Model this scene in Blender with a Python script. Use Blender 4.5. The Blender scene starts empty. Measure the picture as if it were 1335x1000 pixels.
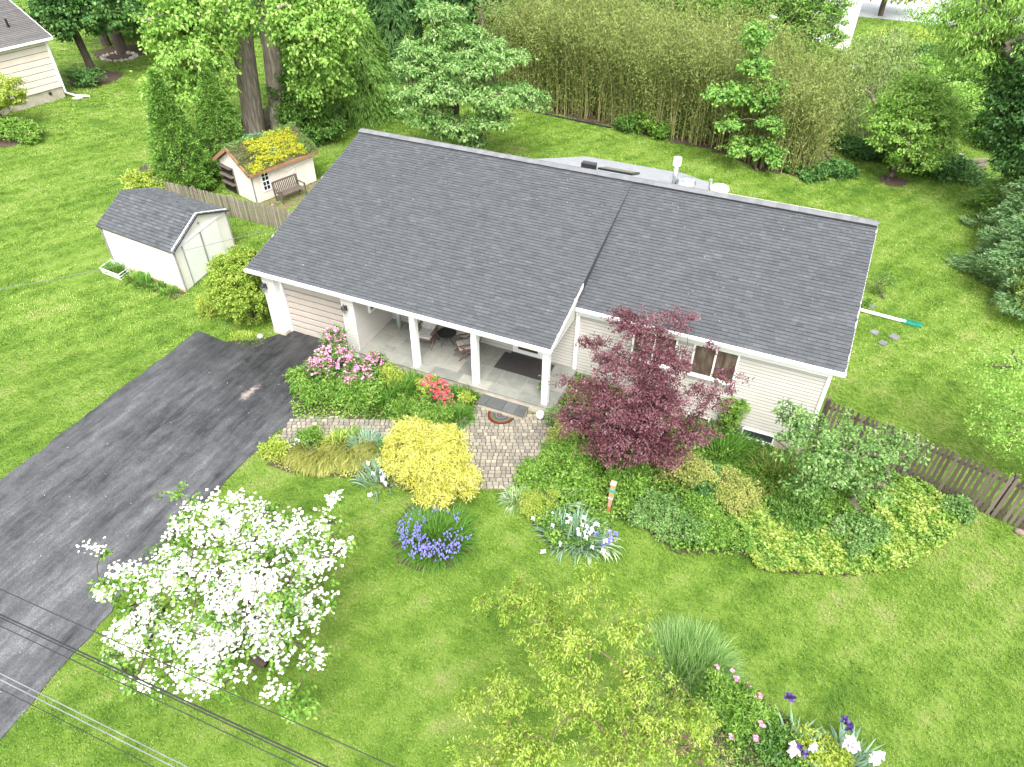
import bpy, math, random
import numpy as np
from mathutils import Matrix, Vector
rad = math.radians
sc = bpy.context.scene
COL = sc.collection
# ------------------------------------------------------------------ camera, world, sun, exposure
F, PITCH, ROLL, YAW = 923.91, 0.694332, 0.00604361, -0.4156149
CP = np.array([6.08444, -16.39521, 15.41117])
_cp, _sp = math.cos(PITCH), math.sin(PITCH)
FW = np.array([math.sin(YAW) * _cp, math.cos(YAW) * _cp, -_sp])
_r = np.array([math.cos(YAW), -math.sin(YAW), 0.0]); _u = np.cross(_r, FW)
RT = math.cos(ROLL) * _r + math.sin(ROLL) * _u
UP = -math.sin(ROLL) * _r + math.cos(ROLL) * _u
cd = bpy.data.cameras.new('camera'); cam = bpy.data.objects.new('camera', cd); COL.objects.link(cam)
cam.matrix_world = Matrix(((RT[0], UP[0], -FW[0], CP[0]), (RT[1], UP[1], -FW[1], CP[1]), (RT[2], UP[2], -FW[2], CP[2]), (0, 0, 0, 1)))
cd.sensor_width = 36; cd.lens = F / 1335 * 36; cd.clip_start = 0.1; cd.clip_end = 2000
sc.camera = cam
SUN_EL, SUN_AZ = rad(58), rad(152)          # azimuth clockwise from +Y: from the front right of the house
w = bpy.data.worlds.new('World'); sc.world = w; w.use_nodes = True
nt = w.node_tree; bg = nt.nodes['Background']
sky = nt.nodes.new('ShaderNodeTexSky'); sky.sky_type = 'NISHITA'; sky.sun_disc = False
sky.sun_elevation = SUN_EL; sky.sun_rotation = SUN_AZ; sky.dust_density = 4.0; sky.air_density = 1.0
hs = nt.nodes.new('ShaderNodeHueSaturation'); hs.inputs['Saturation'].default_value = 0.15   # overcast: whitish sky
nt.links.new(sky.outputs[0], hs.inputs['Color']); nt.links.new(hs.outputs[0], bg.inputs['Color'])
bg.inputs['Strength'].default_value = 0.15
sl = bpy.data.lights.new('sun', 'SUN'); so = bpy.data.objects.new('sun', sl); COL.objects.link(so)
sl.energy = 1.1; sl.angle = rad(30); sl.color = (1.0, 0.96, 0.9)
_sd = Vector((math.sin(SUN_AZ) * math.cos(SUN_EL), math.cos(SUN_AZ) * math.cos(SUN_EL), math.sin(SUN_EL)))
so.rotation_euler = _sd.to_track_quat('Z', 'Y').to_euler(); so.location = (0, 0, 40)
sc.view_settings.view_transform = 'Standard'; sc.view_settings.look = 'None'
sc.view_settings.gamma = 1; sc.view_settings.use_curve_mapping = False
sc.view_settings.exposure = 1.8
sc.cycles.max_bounces = 6; sc.cycles.diffuse_bounces = 3; sc.cycles.transparent_max_bounces = 8

# ------------------------------------------------------------------ terrain and placing helpers
G0 = -0.387
def gz(x):
    t = np.clip((np.asarray(x, float) - 0.5) / 6.0, 0, 1)
    return G0 - 0.7 * t * t * (3 - 2 * t)
def ray(u, v): return FW * F + RT * (u - 667.5) + UP * (500 - v)
def G(u, v):                                  # where the sight line through (u, v) meets the ground
    z = G0
    for _ in range(25):
        d = ray(u, v); q = CP + d * ((z - CP[2]) / d[2]); z = float(gz(q[0]))
    return np.array([q[0], q[1], z])
def Z(u, v, z):
    d = ray(u, v); return CP + d * ((z - CP[2]) / d[2])
_h = np.array([FW[0], FW[1], 0]) / math.hypot(FW[0], FW[1])
def V(b, u, v, dy=0.0):                       # point of the upright plane through b that faces the drone
    d = ray(u, v); bb = np.array([b[0], b[1], 0]) + _h * dy
    return CP + d * (((bb - CP) @ _h) / (d @ _h))
def proj(P):
    D = np.asarray(P) - CP; z = D @ FW
    return 667.5 + F * (D @ RT) / z, 500 - F * (D @ UP) / z, z
def inpoly(x, y, poly):
    x = np.asarray(x); y = np.asarray(y); ins = np.zeros(x.shape, bool); n = len(poly)
    for i in range(n):
        x1, y1 = poly[i][:2]; x2, y2 = poly[(i + 1) % n][:2]
        if y1 == y2: continue
        c = ((y1 > y) != (y2 > y)) & (x < (x2 - x1) * (y - y1) / (y2 - y1) + x1); ins ^= c
    return ins

# ------------------------------------------------------------------ materials
MATS = {}
def nodes_mat(name):
    m = bpy.data.materials.new(name); m.use_nodes = True; MATS[name] = m
    return m, m.node_tree.nodes, m.node_tree.links, m.node_tree.nodes['Principled BSDF']
def ramp(N, cols, pos=None):
    r = N.new('ShaderNodeValToRGB'); e = r.color_ramp.elements
    pos = pos or [i / max(1, len(cols) - 1) for i in range(len(cols))]
    while len(e) < len(cols): e.new(0.5)
    for i, c in enumerate(cols): e[i].position = pos[i]; e[i].color = (*c, 1)
    return r
def noise(N, L, scale, detail=3, vec=None, rough=0.6):
    n = N.new('ShaderNodeTexNoise'); n.inputs['Scale'].default_value = scale; n.inputs['Detail'].default_value = detail
    n.inputs['Roughness'].default_value = rough
    if vec is not None: L.new(vec, n.inputs['Vector'])
    return n
def mat(name, cols, rough=0.6, scale=3.0, metallic=0.0, bump=0.0, bscale=40.0, rnd=0.0, stretch=None, spec=0.5):
    """surface colour runs over cols by noise; rnd > 0 lets the piece's own random value shift it"""
    if name in MATS: return MATS[name]
    m, N, L, B = nodes_mat(name)
    g = N.new('ShaderNodeNewGeometry'); vec = g.outputs['Position']
    if stretch:
        mp = N.new('ShaderNodeMapping'); mp.inputs['Scale'].default_value = stretch; L.new(vec, mp.inputs['Vector']); vec = mp.outputs[0]
    n = noise(N, L, scale, 4, vec); fac = n.outputs['Fac']
    mr = N.new('ShaderNodeMapRange'); mr.inputs['From Min'].default_value = 0.3; mr.inputs['From Max'].default_value = 0.7
    L.new(fac, mr.inputs['Value']); fac = mr.outputs[0]
    if rnd > 0:
        a = N.new('ShaderNodeAttribute'); a.attribute_name = 'rnd'
        mx = N.new('ShaderNodeMix'); mx.inputs[0].default_value = rnd
        L.new(fac, mx.inputs[2]); L.new(a.outputs['Fac'], mx.inputs[3]); fac = mx.outputs[0]
    r = ramp(N, cols); L.new(fac, r.inputs[0]); L.new(r.outputs[0], B.inputs['Base Color'])
    B.inputs['Roughness'].default_value = rough; B.inputs['Metallic'].default_value = metallic
    B.inputs['Specular IOR Level'].default_value = spec
    if bump:
        b = N.new('ShaderNodeBump'); b.inputs['Strength'].default_value = bump; b.inputs['Distance'].default_value = 0.01
        n2 = noise(N, L, bscale, 3, g.outputs['Position']); L.new(n2.outputs['Fac'], b.inputs['Height']); L.new(b.outputs[0], B.inputs['Normal'])
    return m
def leafmat(name, cols, transl=0.3, rough=0.55, pos=None, patch=1.2):
    if name in MATS: return MATS[name]
    m, N, L, B = nodes_mat(name)
    a = N.new('ShaderNodeAttribute'); a.attribute_name = 'rnd'
    g = N.new('ShaderNodeNewGeometry'); n = noise(N, L, patch, 2, g.outputs['Position'])
    mx = N.new('ShaderNodeMix'); mx.inputs[0].default_value = 0.22
    mr = N.new('ShaderNodeMapRange'); mr.inputs['From Min'].default_value = 0.3; mr.inputs['From Max'].default_value = 0.7
    L.new(n.outputs['Fac'], mr.inputs['Value']); L.new(a.outputs['Fac'], mx.inputs[2]); L.new(mr.outputs[0], mx.inputs[3])
    r = ramp(N, cols, pos); L.new(mx.outputs[0], r.inputs[0])
    L.new(r.outputs[0], B.inputs['Base Color']); B.inputs['Roughness'].default_value = rough; B.inputs['Specular IOR Level'].default_value = 0.35
    t = N.new('ShaderNodeBsdfTranslucent'); L.new(r.outputs[0], t.inputs['Color'])
    s = N.new('ShaderNodeMixShader'); s.inputs[0].default_value = transl
    L.new(B.outputs[0], s.inputs[1]); L.new(t.outputs[0], s.inputs[2]); L.new(s.outputs[0], N['Material Output'].inputs['Surface'])
    return m
def glassmat(name, col=(0.02, 0.025, 0.03), mixf=0.45):
    m, N, L, B = nodes_mat(name)
    B.inputs['Base Color'].default_value = (*col, 1); B.inputs['Roughness'].default_value = 0.06
    t = N.new('ShaderNodeBsdfTransparent'); s = N.new('ShaderNodeMixShader'); s.inputs[0].default_value = mixf
    L.new(t.outputs[0], s.inputs[1]); L.new(B.outputs[0], s.inputs[2]); L.new(s.outputs[0], N['Material Output'].inputs['Surface'])
    return m

# ------------------------------------------------------------------ mesh building
def arr_mesh(name, v, f4, rnd=None, m=None, smooth=False):
    """v (n,3); f4 (k,4) or (k,3) faces"""
    me = bpy.data.meshes.new(name); v = np.ascontiguousarray(v, np.float32); f4 = np.ascontiguousarray(f4, np.int32)
    k, c = f4.shape
    me.vertices.add(len(v)); me.vertices.foreach_set('co', v.ravel())
    me.loops.add(k * c); me.loops.foreach_set('vertex_index', f4.ravel())
    me.polygons.add(k); me.polygons.foreach_set('loop_start', np.arange(0, k * c, c, dtype=np.int32))
    if rnd is not None:
        a = me.attributes.new('rnd', 'FLOAT', 'POINT'); a.data.foreach_set('value', np.ascontiguousarray(rnd, np.float32))
    me.update(calc_edges=True)
    if m: me.materials.append(m)
    if smooth: me.polygons.foreach_set('use_smooth', np.ones(k, bool))
    return me
def link(name, me, parent=None, kind=None, loc=None):
    o = bpy.data.objects.new(name, me); COL.objects.link(o)
    if parent is not None:
        o.parent = parent
        if parent.type == 'EMPTY': o.location = -parent.location
    if loc is not None: o.location = Vector(o.location) + Vector(loc)
    if kind: o['kind'] = kind
    return o
def tag(o, label=None, cat=None, group=None, kind=None):
    if label: o['label'] = label
    if cat: o['category'] = cat
    if group: o['group'] = group
    if kind: o['kind'] = kind
    return o
def thing(name, label, cat, loc, group=None):
    o = bpy.data.objects.new(name, None); COL.objects.link(o); o.location = Vector([float(q) for q in loc]); o.empty_display_size = 0.2
    return tag(o, label, cat, group)
def copy_tree(o, parent=None):
    c = o.copy(); COL.objects.link(c)
    if parent is not None: c.parent = parent
    for ch in o.children: copy_tree(ch, c)
    return c
R = random.Random(7)
class MB:
    def __init__(s): s.v = []; s.f = []; s.r = []
    def add(s, vs, fs, r=None):
        b = len(s.v); s.v += [tuple(map(float, p)) for p in vs]; s.f += [tuple(i + b for i in f) for f in fs]
        s.r += [R.random() if r is None else r] * len(vs); return s
    def box(s, a, b, r=None, bev=0.0):
        (x0, y0, z0), (x1, y1, z1) = a, b
        return s.add([(x0, y0, z0), (x1, y0, z0), (x1, y1, z0), (x0, y1, z0), (x0, y0, z1), (x1, y0, z1), (x1, y1, z1), (x0, y1, z1)],
              [(0, 3, 2, 1), (4, 5, 6, 7), (0, 1, 5, 4), (1, 2, 6, 5), (2, 3, 7, 6), (3, 0, 4, 7)], r)
    def bar(s, p, q, w, h=None, up=(0, 0, 1), r=None):     # rectangular bar from p to q
        h = h or w; p = Vector(p); q = Vector(q); d = (q - p).normalized(); upv = Vector(up)
        if abs(d.dot(upv)) > 0.98: upv = Vector((0, 1, 0))
        a = d.cross(upv).normalized() * (w / 2); c = a.cross(d).normalized() * (h / 2)
        P = [p - a - c, p + a - c, p + a + c, p - a + c, q - a - c, q + a - c, q + a + c, q - a + c]
        return s.add(P, [(0, 3, 2, 1), (4, 5, 6, 7), (0, 1, 5, 4), (1, 2, 6, 5), (2, 3, 7, 6), (3, 0, 4, 7)], r)
    def tube(s, pts, rs, n=8, r=None, cap=True):
        pts = [Vector(p) for p in pts]; rs = rs if hasattr(rs, '__len__') else [rs] * len(pts)
        V_ = []; Fs = []
        for i, p in enumerate(pts):
            d = (pts[min(i + 1, len(pts) - 1)] - pts[max(i - 1, 0)]).normalized()
            a = d.cross(Vector((0.13, 0.31, 0.94)) if abs(d.z) < 0.9 else Vector((1, 0, 0))).normalized(); b = d.cross(a)
            for k in range(n):
                t = 2 * math.pi * k / n; V_.append(p + (a * math.cos(t) + b * math.sin(t)) * rs[i])
        for i in range(len(pts) - 1):
            for k in range(n): Fs.append((i * n + k, i * n + (k + 1) % n, (i + 1) * n + (k + 1) % n, (i + 1) * n + k))
        if cap: Fs.append(tuple(range(n))[::-1]); Fs.append(tuple((len(pts) - 1) * n + k for k in range(n)))
        return s.add(V_, Fs, r)
    def lathe(s, c, prof, n=16, r=None):          # prof: (radius, z)
        return s.tube_z(c, prof, n, r)
    def tube_z(s, c, prof, n, r):
        V_ = [(c[0] + q * math.cos(2 * math.pi * k / n), c[1] + q * math.sin(2 * math.pi * k / n), c[2] + z) for q, z in prof for k in range(n)]
        Fs = [(i * n + k, i * n + (k + 1) % n, (i + 1) * n + (k + 1) % n, (i + 1) * n + k) for i in range(len(prof) - 1) for k in range(n)]
        Fs.append(tuple(range(n))[::-1]); Fs.append(tuple((len(prof) - 1) * n + k for k in range(n)))
        return s.add(V_, Fs, r)
    def poly(s, pts, r=None): return s.add(pts, [tuple(range(len(pts)))], r)
    def prism(s, base, top, r=None):
        n = len(base); return s.add(list(base) + list(top), [tuple(range(n))[::-1], tuple(range(n, 2 * n))] + [(i, (i + 1) % n, n + (i + 1) % n, n + i) for i in range(n)], r)
    def mesh(s, name, m, smooth=False):
        me = bpy.data.meshes.new(name); me.from_pydata(s.v, [], s.f)
        a = me.attributes.new('rnd', 'FLOAT', 'POINT'); a.data.foreach_set('value', s.r)
        if m: me.materials.append(m)
        if smooth: me.polygons.foreach_set('use_smooth', [True] * len(me.polygons))
        return me
    def build(s, name, m, parent=None, kind=None, smooth=False, bevel=0.0):
        o = link(name, s.mesh(name, m, smooth), parent, kind)
        if bevel:
            b = o.modifiers.new('b', 'BEVEL'); b.width = bevel; b.segments = 2; b.limit_method = 'ANGLE'
        return o
def ball(c, r, n=16, m=10, sq=(1, 1, 1)):
    mb = MB(); prof = [(max(0.001, math.sin(math.pi * i / m)), -math.cos(math.pi * i / m)) for i in range(m + 1)]
    mb.v = [(c[0] + r * sq[0] * q * math.cos(2 * math.pi * k / n), c[1] + r * sq[1] * q * math.sin(2 * math.pi * k / n), c[2] + r * sq[2] * z) for q, z in prof for k in range(n)]
    mb.f = [(i * n + k, i * n + (k + 1) % n, (i + 1) * n + (k + 1) % n, (i + 1) * n + k) for i in range(m) for k in range(n)]
    mb.r = [0.5] * len(mb.v); return mb

# ------------------------------------------------------------------ foliage
def unit(a): return a / (np.linalg.norm(a, axis=-1, keepdims=True) + 1e-9)
def leaf_arrays(pos, d, n, L, W, fold=0.15):
    k = len(pos); d = unit(d); n = unit(n - (n * d).sum(1, keepdims=True) * d); s = np.cross(d, n)
    L = np.broadcast_to(np.asarray(L, float), (k,))[:, None]; W = np.broadcast_to(np.asarray(W, float), (k,))[:, None]
    mid = pos + d * L * 0.45
    v = np.stack([pos, mid + s * W / 2 + n * W * fold, pos + d * L - n * L * 0.12, mid - s * W / 2 + n * W * fold], 1).reshape(-1, 3)
    b = np.arange(k) * 4
    f = np.concatenate([np.stack([b, b + 1, b + 2], 1), np.stack([b, b + 2, b + 3], 1)])
    return v, f
def lobes_centers(g, lobes, ncl, shell=0.4, up=0.25):
    lob = np.array([l[:6] for l in lobes], float); wt = (lob[:, 3] * lob[:, 4] * lob[:, 5]) ** (2 / 3); wt /= wt.sum()
    k = g.choice(len(lob), ncl, p=wt); d = unit(g.normal(size=(ncl, 3)) + np.array([0, 0, up]))
    rr = g.random(ncl) ** shell
    return lob[k, :3] + d * lob[k, 3:6] * rr[:, None], d
def crown(name, m, lobes, ncl, npl, clr, L, W, seed=1, parent=None, flat=0.5, droop=0.3, upn=1.0, shell=0.4, up=0.25, twigs=4, ret=False, kind=None, minz=None, lw=0.3):
    g = np.random.default_rng(seed); c, out = lobes_centers(g, lobes, ncl, shell, up)
    if minz is not None: c[:, 2] = np.maximum(c[:, 2], minz)
    tw = unit(g.normal(size=(ncl, twigs, 3)) * np.array([1, 1, 0.5]) + out[:, None, :] * 1.0 - np.array([0, 0, droop * 0.6]))
    n = ncl * npl; ci = np.repeat(np.arange(ncl), npl); ti = g.integers(0, twigs, n); u = g.random(n)
    sz = g.uniform(0.7, 1.25, ncl)
    pos = c[ci] + tw[ci, ti] * (u * clr * 1.7 * sz[ci])[:, None] * np.array([1, 1, flat * 1.2]) + g.normal(size=(n, 3)) * clr * 0.3 * np.array([1, 1, flat])
    if minz is not None: pos[:, 2] = np.maximum(pos[:, 2], minz - 0.05)
    d = tw[ci, ti] * 0.6 + g.normal(size=(n, 3)) * 0.7 - np.array([0, 0, droop])
    nn = np.array([0, 0, upn]) + out[ci] * 0.5 + g.normal(size=(n, 3)) * 0.5
    s = g.uniform(0.65, 1.2, n); v, f = leaf_arrays(pos, d, nn, L * s, W * s)
    cr = g.random(ncl); rnd = np.clip(cr[ci] * lw + g.random(n) * (1 - lw), 0, 1)
    o = link(name, arr_mesh(name, v, f, np.repeat(rnd, 4), m), parent, kind)
    return (o, c) if ret else o
def branches(name, m, base, top, targets, r0, seed=1, parent=None, wob=0.12, nside=6, maxt=150, bend=0.15, trunk_n=6, rmin=0.008, exp=0.5):
    """limbs that grow from a trunk to the leaf clusters; each joins the nearest limb already there"""
    g = np.random.default_rng(seed); base = np.array(base, float); top = np.array(top, float)
    nodes = [base + (top - base) * t + (g.normal(size=3) * wob * np.array([1, 1, 0]) * (0 < t)) for t in np.linspace(0, 1, trunk_n)]; par = [-1] + list(range(trunk_n - 1))
    T = np.array(targets, float)
    if len(T) > maxt: T = T[g.choice(len(T), maxt, replace=False)]
    T = T[np.argsort(np.linalg.norm(T - top, axis=1))]
    for t in T:
        A = np.array(nodes); dd = np.linalg.norm(A - t, axis=1) + 0.9 * np.maximum(0, A[:, 2] - t[2]); dd[0] += 5
        k = int(np.argmin(dd)); a = nodes[k]; dist = np.linalg.norm(t - a); ns = max(1, int(dist / 0.35)); last = k; ns = min(ns, 6)
        off = g.normal(size=3) * bend * dist
        for i in range(1, ns + 1):
            q = i / ns; nodes.append(a + (t - a) * q + (off + np.array([0, 0, bend * dist])) * math.sin(math.pi * q) * 0.5); par.append(last); last = len(nodes) - 1
    N = len(nodes); wgt = np.zeros(N); kids = np.bincount([p for p in par if p >= 0], minlength=N); wgt[kids == 0] = 1
    for i in range(N - 1, 0, -1): wgt[par[i]] += wgt[i]
    rr = np.maximum(rmin, r0 * (wgt / wgt[0]) ** exp); A = np.array(nodes)
    rr[:trunk_n] = np.maximum(rr[:trunk_n], np.linspace(r0, r0 * 0.6, trunk_n))
    i1 = np.arange(1, N); i0 = np.array(par[1:]); p = A[i0]; q = A[i1]; d = unit(q - p)
    ref = np.where(np.abs(d[:, 2:3]) > 0.9, np.array([[1., 0, 0]]), np.array([[0, 0, 1.]])); a = unit(np.cross(d, ref)); b = np.cross(d, a)
    V_ = []
    ra = np.minimum(rr[i0], rr[i1] * 1.6)
    for P_, r_ in ((p, ra), (q, rr[i1])):
        for k in range(nside):
            t = 2 * math.pi * k / nside; V_.append(P_ + (a * math.cos(t) + b * math.sin(t)) * r_[:, None])
    n1 = len(p); v = np.concatenate(V_); Fs = []
    for k in range(nside):
        k2 = (k + 1) % nside; idx = np.arange(n1)
        Fs.append(np.stack([idx + k * n1, idx + k2 * n1, idx + (nside + k2) * n1, idx + (nside + k) * n1], 1))
    return link(name, arr_mesh(name, v, np.concatenate(Fs), None, m, True), parent)
def blade_arrays(g, base, lean, H, W, seg=4, curve=1.0):
    """arching strap leaves: base (n,3), lean (n,2) horizontal direction*amount, H length, W width"""
    n = len(base); az = unit(np.concatenate([lean, np.zeros((n, 1))], 1) + 1e-6); amt = np.linalg.norm(lean, axis=1)
    side = np.stack([-az[:, 1], az[:, 0], np.zeros(n)], 1); H = np.broadcast_to(H, (n,)); W = np.broadcast_to(W, (n,))
    pts = []
    th0 = np.pi / 2 - amt * 0.55; p = base.copy(); rows = [p.copy()]
    for i in range(seg):
        th = th0 - amt * curve * 1.5 * ((i + 0.5) / seg) ** 1.3
        p = p + (az * np.cos(th)[:, None] + np.array([0, 0, 1.]) * np.sin(th)[:, None]) * (H / seg)[:, None]; rows.append(p.copy())
    V_ = []
    for i, rw in enumerate(rows):
        t = i / seg; wd = W * (0.75 + 0.5 * t if t < 0.5 else 1.0 * (1 - t) * 2 + 0.06)
        V_.append(rw - side * (wd / 2)[:, None]); V_.append(rw + side * (wd / 2)[:, None])
    v = np.stack(V_, 1).reshape(-1, 3); b = np.arange(n) * (2 * (seg + 1)); f = []
    for i in range(seg): f.append(np.stack([b + 2 * i, b + 2 * i + 1, b + 2 * i + 3, b + 2 * i + 2], 1))
    return v, np.concatenate(f), 2 * (seg + 1), rows[-1]
def blades(name, m, c, rx, n, H, W, seed=1, spread=0.9, parent=None, curve=1.0, ry=None, kind=None, seg=4, sweep=None):
    g = np.random.default_rng(seed); ry = ry or rx; a = g.random(n) * 2 * np.pi; q = np.sqrt(g.random(n))
    off = np.stack([np.cos(a) * q * rx, np.sin(a) * q * ry], 1); base = np.concatenate([off + np.array(c[:2]), np.full((n, 1), c[2] - 0.02)], 1)
    lean = off / np.array([rx, ry]) * spread + g.normal(size=(n, 2)) * 0.28
    if sweep is not None: lean = lean + np.array(sweep)
    v, f, k, tips = blade_arrays(g, base, lean, H * g.uniform(0.6, 1.15, n), W * g.uniform(0.7, 1.2, n), seg, curve)
    return link(name, arr_mesh(name, v, f, np.repeat(g.random(n), k), m), parent, kind), tips
def flowers(name, m, pos, size, seed=1, parent=None, petals=5, upn=1.2, cup=0.25):
    """each flower is a ring of petals"""
    g = np.random.default_rng(seed); k = len(pos); nn = unit(np.array([0, 0, upn]) + g.normal(size=(k, 3)) * 0.4)
    a = unit(np.cross(nn, g.normal(size=(k, 3)))); b = np.cross(nn, a); P = []; D = []; N_ = []; S = []
    sz = size * g.uniform(0.7, 1.2, k)
    for i in range(petals):
        t = 2 * math.pi * i / petals; d = a * math.cos(t) + b * math.sin(t) + nn * cup
        P.append(pos); D.append(d); N_.append(nn); S.append(sz / 2)
    P = np.concatenate(P); D = np.concatenate(D); N_ = np.concatenate(N_); S = np.concatenate(S)
    v, f = leaf_arrays(P, D, N_, S, S * 0.95, 0.1)
    return link(name, arr_mesh(name, v, f, np.repeat(np.tile(g.random(k), petals), 4), m), parent)
def iris_flowers(name, m, pos, size, seed=1, parent=None):
    g = np.random.default_rng(seed); P = []; D = []; N_ = []; S = []; k = len(pos); ph = g.random(k) * 6.28
    for i in range(6):
        t = ph + i * math.pi / 3; zz = 0.9 if i % 2 else -0.55
        d = np.stack([np.cos(t), np.sin(t), np.full(k, zz)], 1); P.append(pos); D.append(d); S.append(np.full(k, size * 0.6)); N_.append(np.stack([-np.cos(t) * zz, -np.sin(t) * zz, np.ones(k)], 1))
    v, f = leaf_arrays(np.concatenate(P), np.concatenate(D), np.concatenate(N_), np.concatenate(S), np.concatenate(S) * 0.8, 0.2)
    return link(name, arr_mesh(name, v, f, np.repeat(g.random(k * 6), 4), m), parent)

# ------------------------------------------------------------------ material library
M = {}
M['white'] = mat('white_paint', [(0.74, 0.74, 0.72), (0.82, 0.82, 0.81)], 0.45, 2)
M['siding'] = mat('vinyl_siding', [(0.43, 0.41, 0.375), (0.50, 0.48, 0.445)], 0.5, 1.2, rnd=0.35, bump=0.08, bscale=25)
M['shingle'] = mat('asphalt_shingle', [(0.038, 0.042, 0.047), (0.065, 0.071, 0.078), (0.100, 0.108, 0.116)], 0.9, 5.0, rnd=0.75, bump=0.5, bscale=160)
M['ridge'] = mat('ridge_shingle', [(0.105, 0.11, 0.118), (0.17, 0.175, 0.183)], 0.9, 3, rnd=0.5, bump=0.4, bscale=120)
M['darkroof'] = mat('roof_underlay', [(0.03, 0.03, 0.034), (0.04, 0.04, 0.045)], 0.9, 2)
M['concrete'] = mat('concrete', [(0.33, 0.28, 0.22), (0.47, 0.43, 0.37)], 0.85, 2.5, bump=0.3, bscale=60)
M['flag'] = mat('bluestone', [(0.13, 0.135, 0.125), (0.21, 0.215, 0.19), (0.30, 0.29, 0.25)], 0.55, 3.0, rnd=0.6, bump=0.2, bscale=30)
M['flag2'] = mat('step_bluestone', [(0.06, 0.065, 0.065), (0.12, 0.125, 0.12)], 0.5, 3.0, rnd=0.6, bump=0.2, bscale=30)
M['joint'] = mat('mortar', [(0.36, 0.33, 0.28), (0.45, 0.42, 0.36)], 0.9, 8)
M['paver'] = mat('paver_stone', [(0.125, 0.115, 0.10), (0.215, 0.195, 0.155), (0.33, 0.295, 0.22)], 0.8, 1.4, rnd=0.7, bump=0.4, bscale=50)
M['soil'] = mat('mulch_soil', [(0.035, 0.022, 0.014), (0.085, 0.055, 0.035)], 0.95, 14, bump=1.0, bscale=35)
M['brownwood'] = mat('fence_wood', [(0.045, 0.034, 0.026), (0.088, 0.068, 0.054), (0.18, 0.15, 0.12)], 0.85, 2, rnd=0.7, bump=0.4, bscale=30, stretch=(4, 4, 0.6))
M['greywood'] = mat('weathered_wood', [(0.10, 0.085, 0.06), (0.2, 0.175, 0.13), (0.32, 0.29, 0.23)], 0.9, 2, rnd=0.7, bump=0.4, bscale=30, stretch=(4, 4, 0.6))
M['benchwood'] = mat('bench_wood', [(0.07, 0.055, 0.045), (0.14, 0.115, 0.095)], 0.8, 4, rnd=0.5)
M['bark'] = mat('bark', [(0.05, 0.04, 0.03), (0.13, 0.105, 0.08)], 0.95, 5, bump=1.0, bscale=18, stretch=(1, 1, 0.25))
M['greybark'] = mat('grey_bark', [(0.12, 0.095, 0.075), (0.25, 0.21, 0.17), (0.42, 0.37, 0.31)], 0.95, 6, bump=1.0, bscale=14, stretch=(1.5, 1.5, 0.2))
M['redtwig'] = mat('red_twig', [(0.11, 0.065, 0.045), (0.20, 0.13, 0.095)], 0.8, 5)
M['darktwig'] = mat('dark_twig', [(0.05, 0.035, 0.03), (0.09, 0.065, 0.055)], 0.9, 5)
M['black'] = mat('black_metal', [(0.012, 0.012, 0.014), (0.02, 0.02, 0.022)], 0.35, 5)
M['metal'] = mat('galvanised', [(0.4, 0.42, 0.44), (0.55, 0.57, 0.58)], 0.3, 8, metallic=0.8)
M['glass'] = glassmat('window_glass', mixf=0.25)
M['lampglass'] = glassmat('lantern_glass', (0.5, 0.5, 0.5), 0.3)
M['brown'] = mat('brown_blind', [(0.12, 0.07, 0.04), (0.26, 0.17, 0.11), (0.42, 0.34, 0.27)], 0.7, 2, stretch=(3, 3, .8))
M['reddoor'] = mat('door_brown', [(0.10, 0.035, 0.022), (0.16, 0.06, 0.035)], 0.4, 3)
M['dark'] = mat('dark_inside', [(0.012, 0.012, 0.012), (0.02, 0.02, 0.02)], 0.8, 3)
M['mat'] = mat('mat_fibre', [(0.03, 0.025, 0.024), (0.045, 0.04, 0.038)], 0.95, 30, bump=0.6, bscale=200)
M['pale'] = mat('pale_green_pipe', [(0.34, 0.42, 0.38), (0.42, 0.5, 0.46)], 0.5, 3)
M['orange'] = mat('cedar_trim', [(0.22, 0.11, 0.06), (0.34, 0.19, 0.10)], 0.7, 4)
M['cream'] = mat('cream_boards', [(0.66, 0.58, 0.50), (0.78, 0.72, 0.64)], 0.7, 1.0, rnd=0.4, stretch=(3, 3, 0.5))
M['shedwhite'] = mat('cream_vinyl', [(0.74, 0.70, 0.64), (0.80, 0.78, 0.74)], 0.5, 0.8, rnd=0.2)
M['cushion'] = mat('cushion_cloth', [(0.22, 0.21, 0.21), (0.42, 0.41, 0.39), (0.58, 0.57, 0.55)], 0.9, 22, bump=0.2)
M['redwood'] = mat('chair_wood', [(0.11, 0.055, 0.04), (0.18, 0.1, 0.075)], 0.6, 6)

# ------------------------------------------------------------------ polygons on the ground
DRIVE = [(-13.55, -40), (-13.6, -9.5), (-13.75, -1.15), (-12.3, -1.25), (-11.15, -0.55), (-10.75, 0.05), (-10.62, 0.40), (-7.62, 0.40), (-7.6, -0.3), (-7.5, -1.7), (-7.0, -3.3), (-7.05, -3.6), (-7.5, -4.4), (-7.45, -8.5), (-6.75, -14.6), (-6.6, -40)]
def GP(*uv): return [tuple(G(u, v)[:2]) for u, v in uv]
WALK = GP((383, 545), (400, 541), (470, 547), (560, 552), (598, 553), (612, 540), (620, 525)) + [(-2.1, -0.15), (0.3, -0.15)] + GP((722, 548), (716, 575), (702, 605), (672, 628), (664, 638), (600, 638), (560, 620), (520, 600), (480, 578), (420, 570), (352, 580), (341, 590))
BEDL = GP((398, 485), (470, 470)) + [(-7.0, -0.14), (-2.3, -0.14)] + GP((622, 530), (598, 552), (560, 552), (470, 547), (383, 546), (380, 520))
BEDO = GP((352, 580), (420, 570), (480, 578), (520, 600), (600, 638), (590, 655), (520, 638), (465, 624), (380, 618), (340, 600))
ISL = GP((512, 710), (520, 735), (548, 745), (590, 740), (615, 718), (618, 690), (600, 660), (540, 655), (518, 680))
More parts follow.
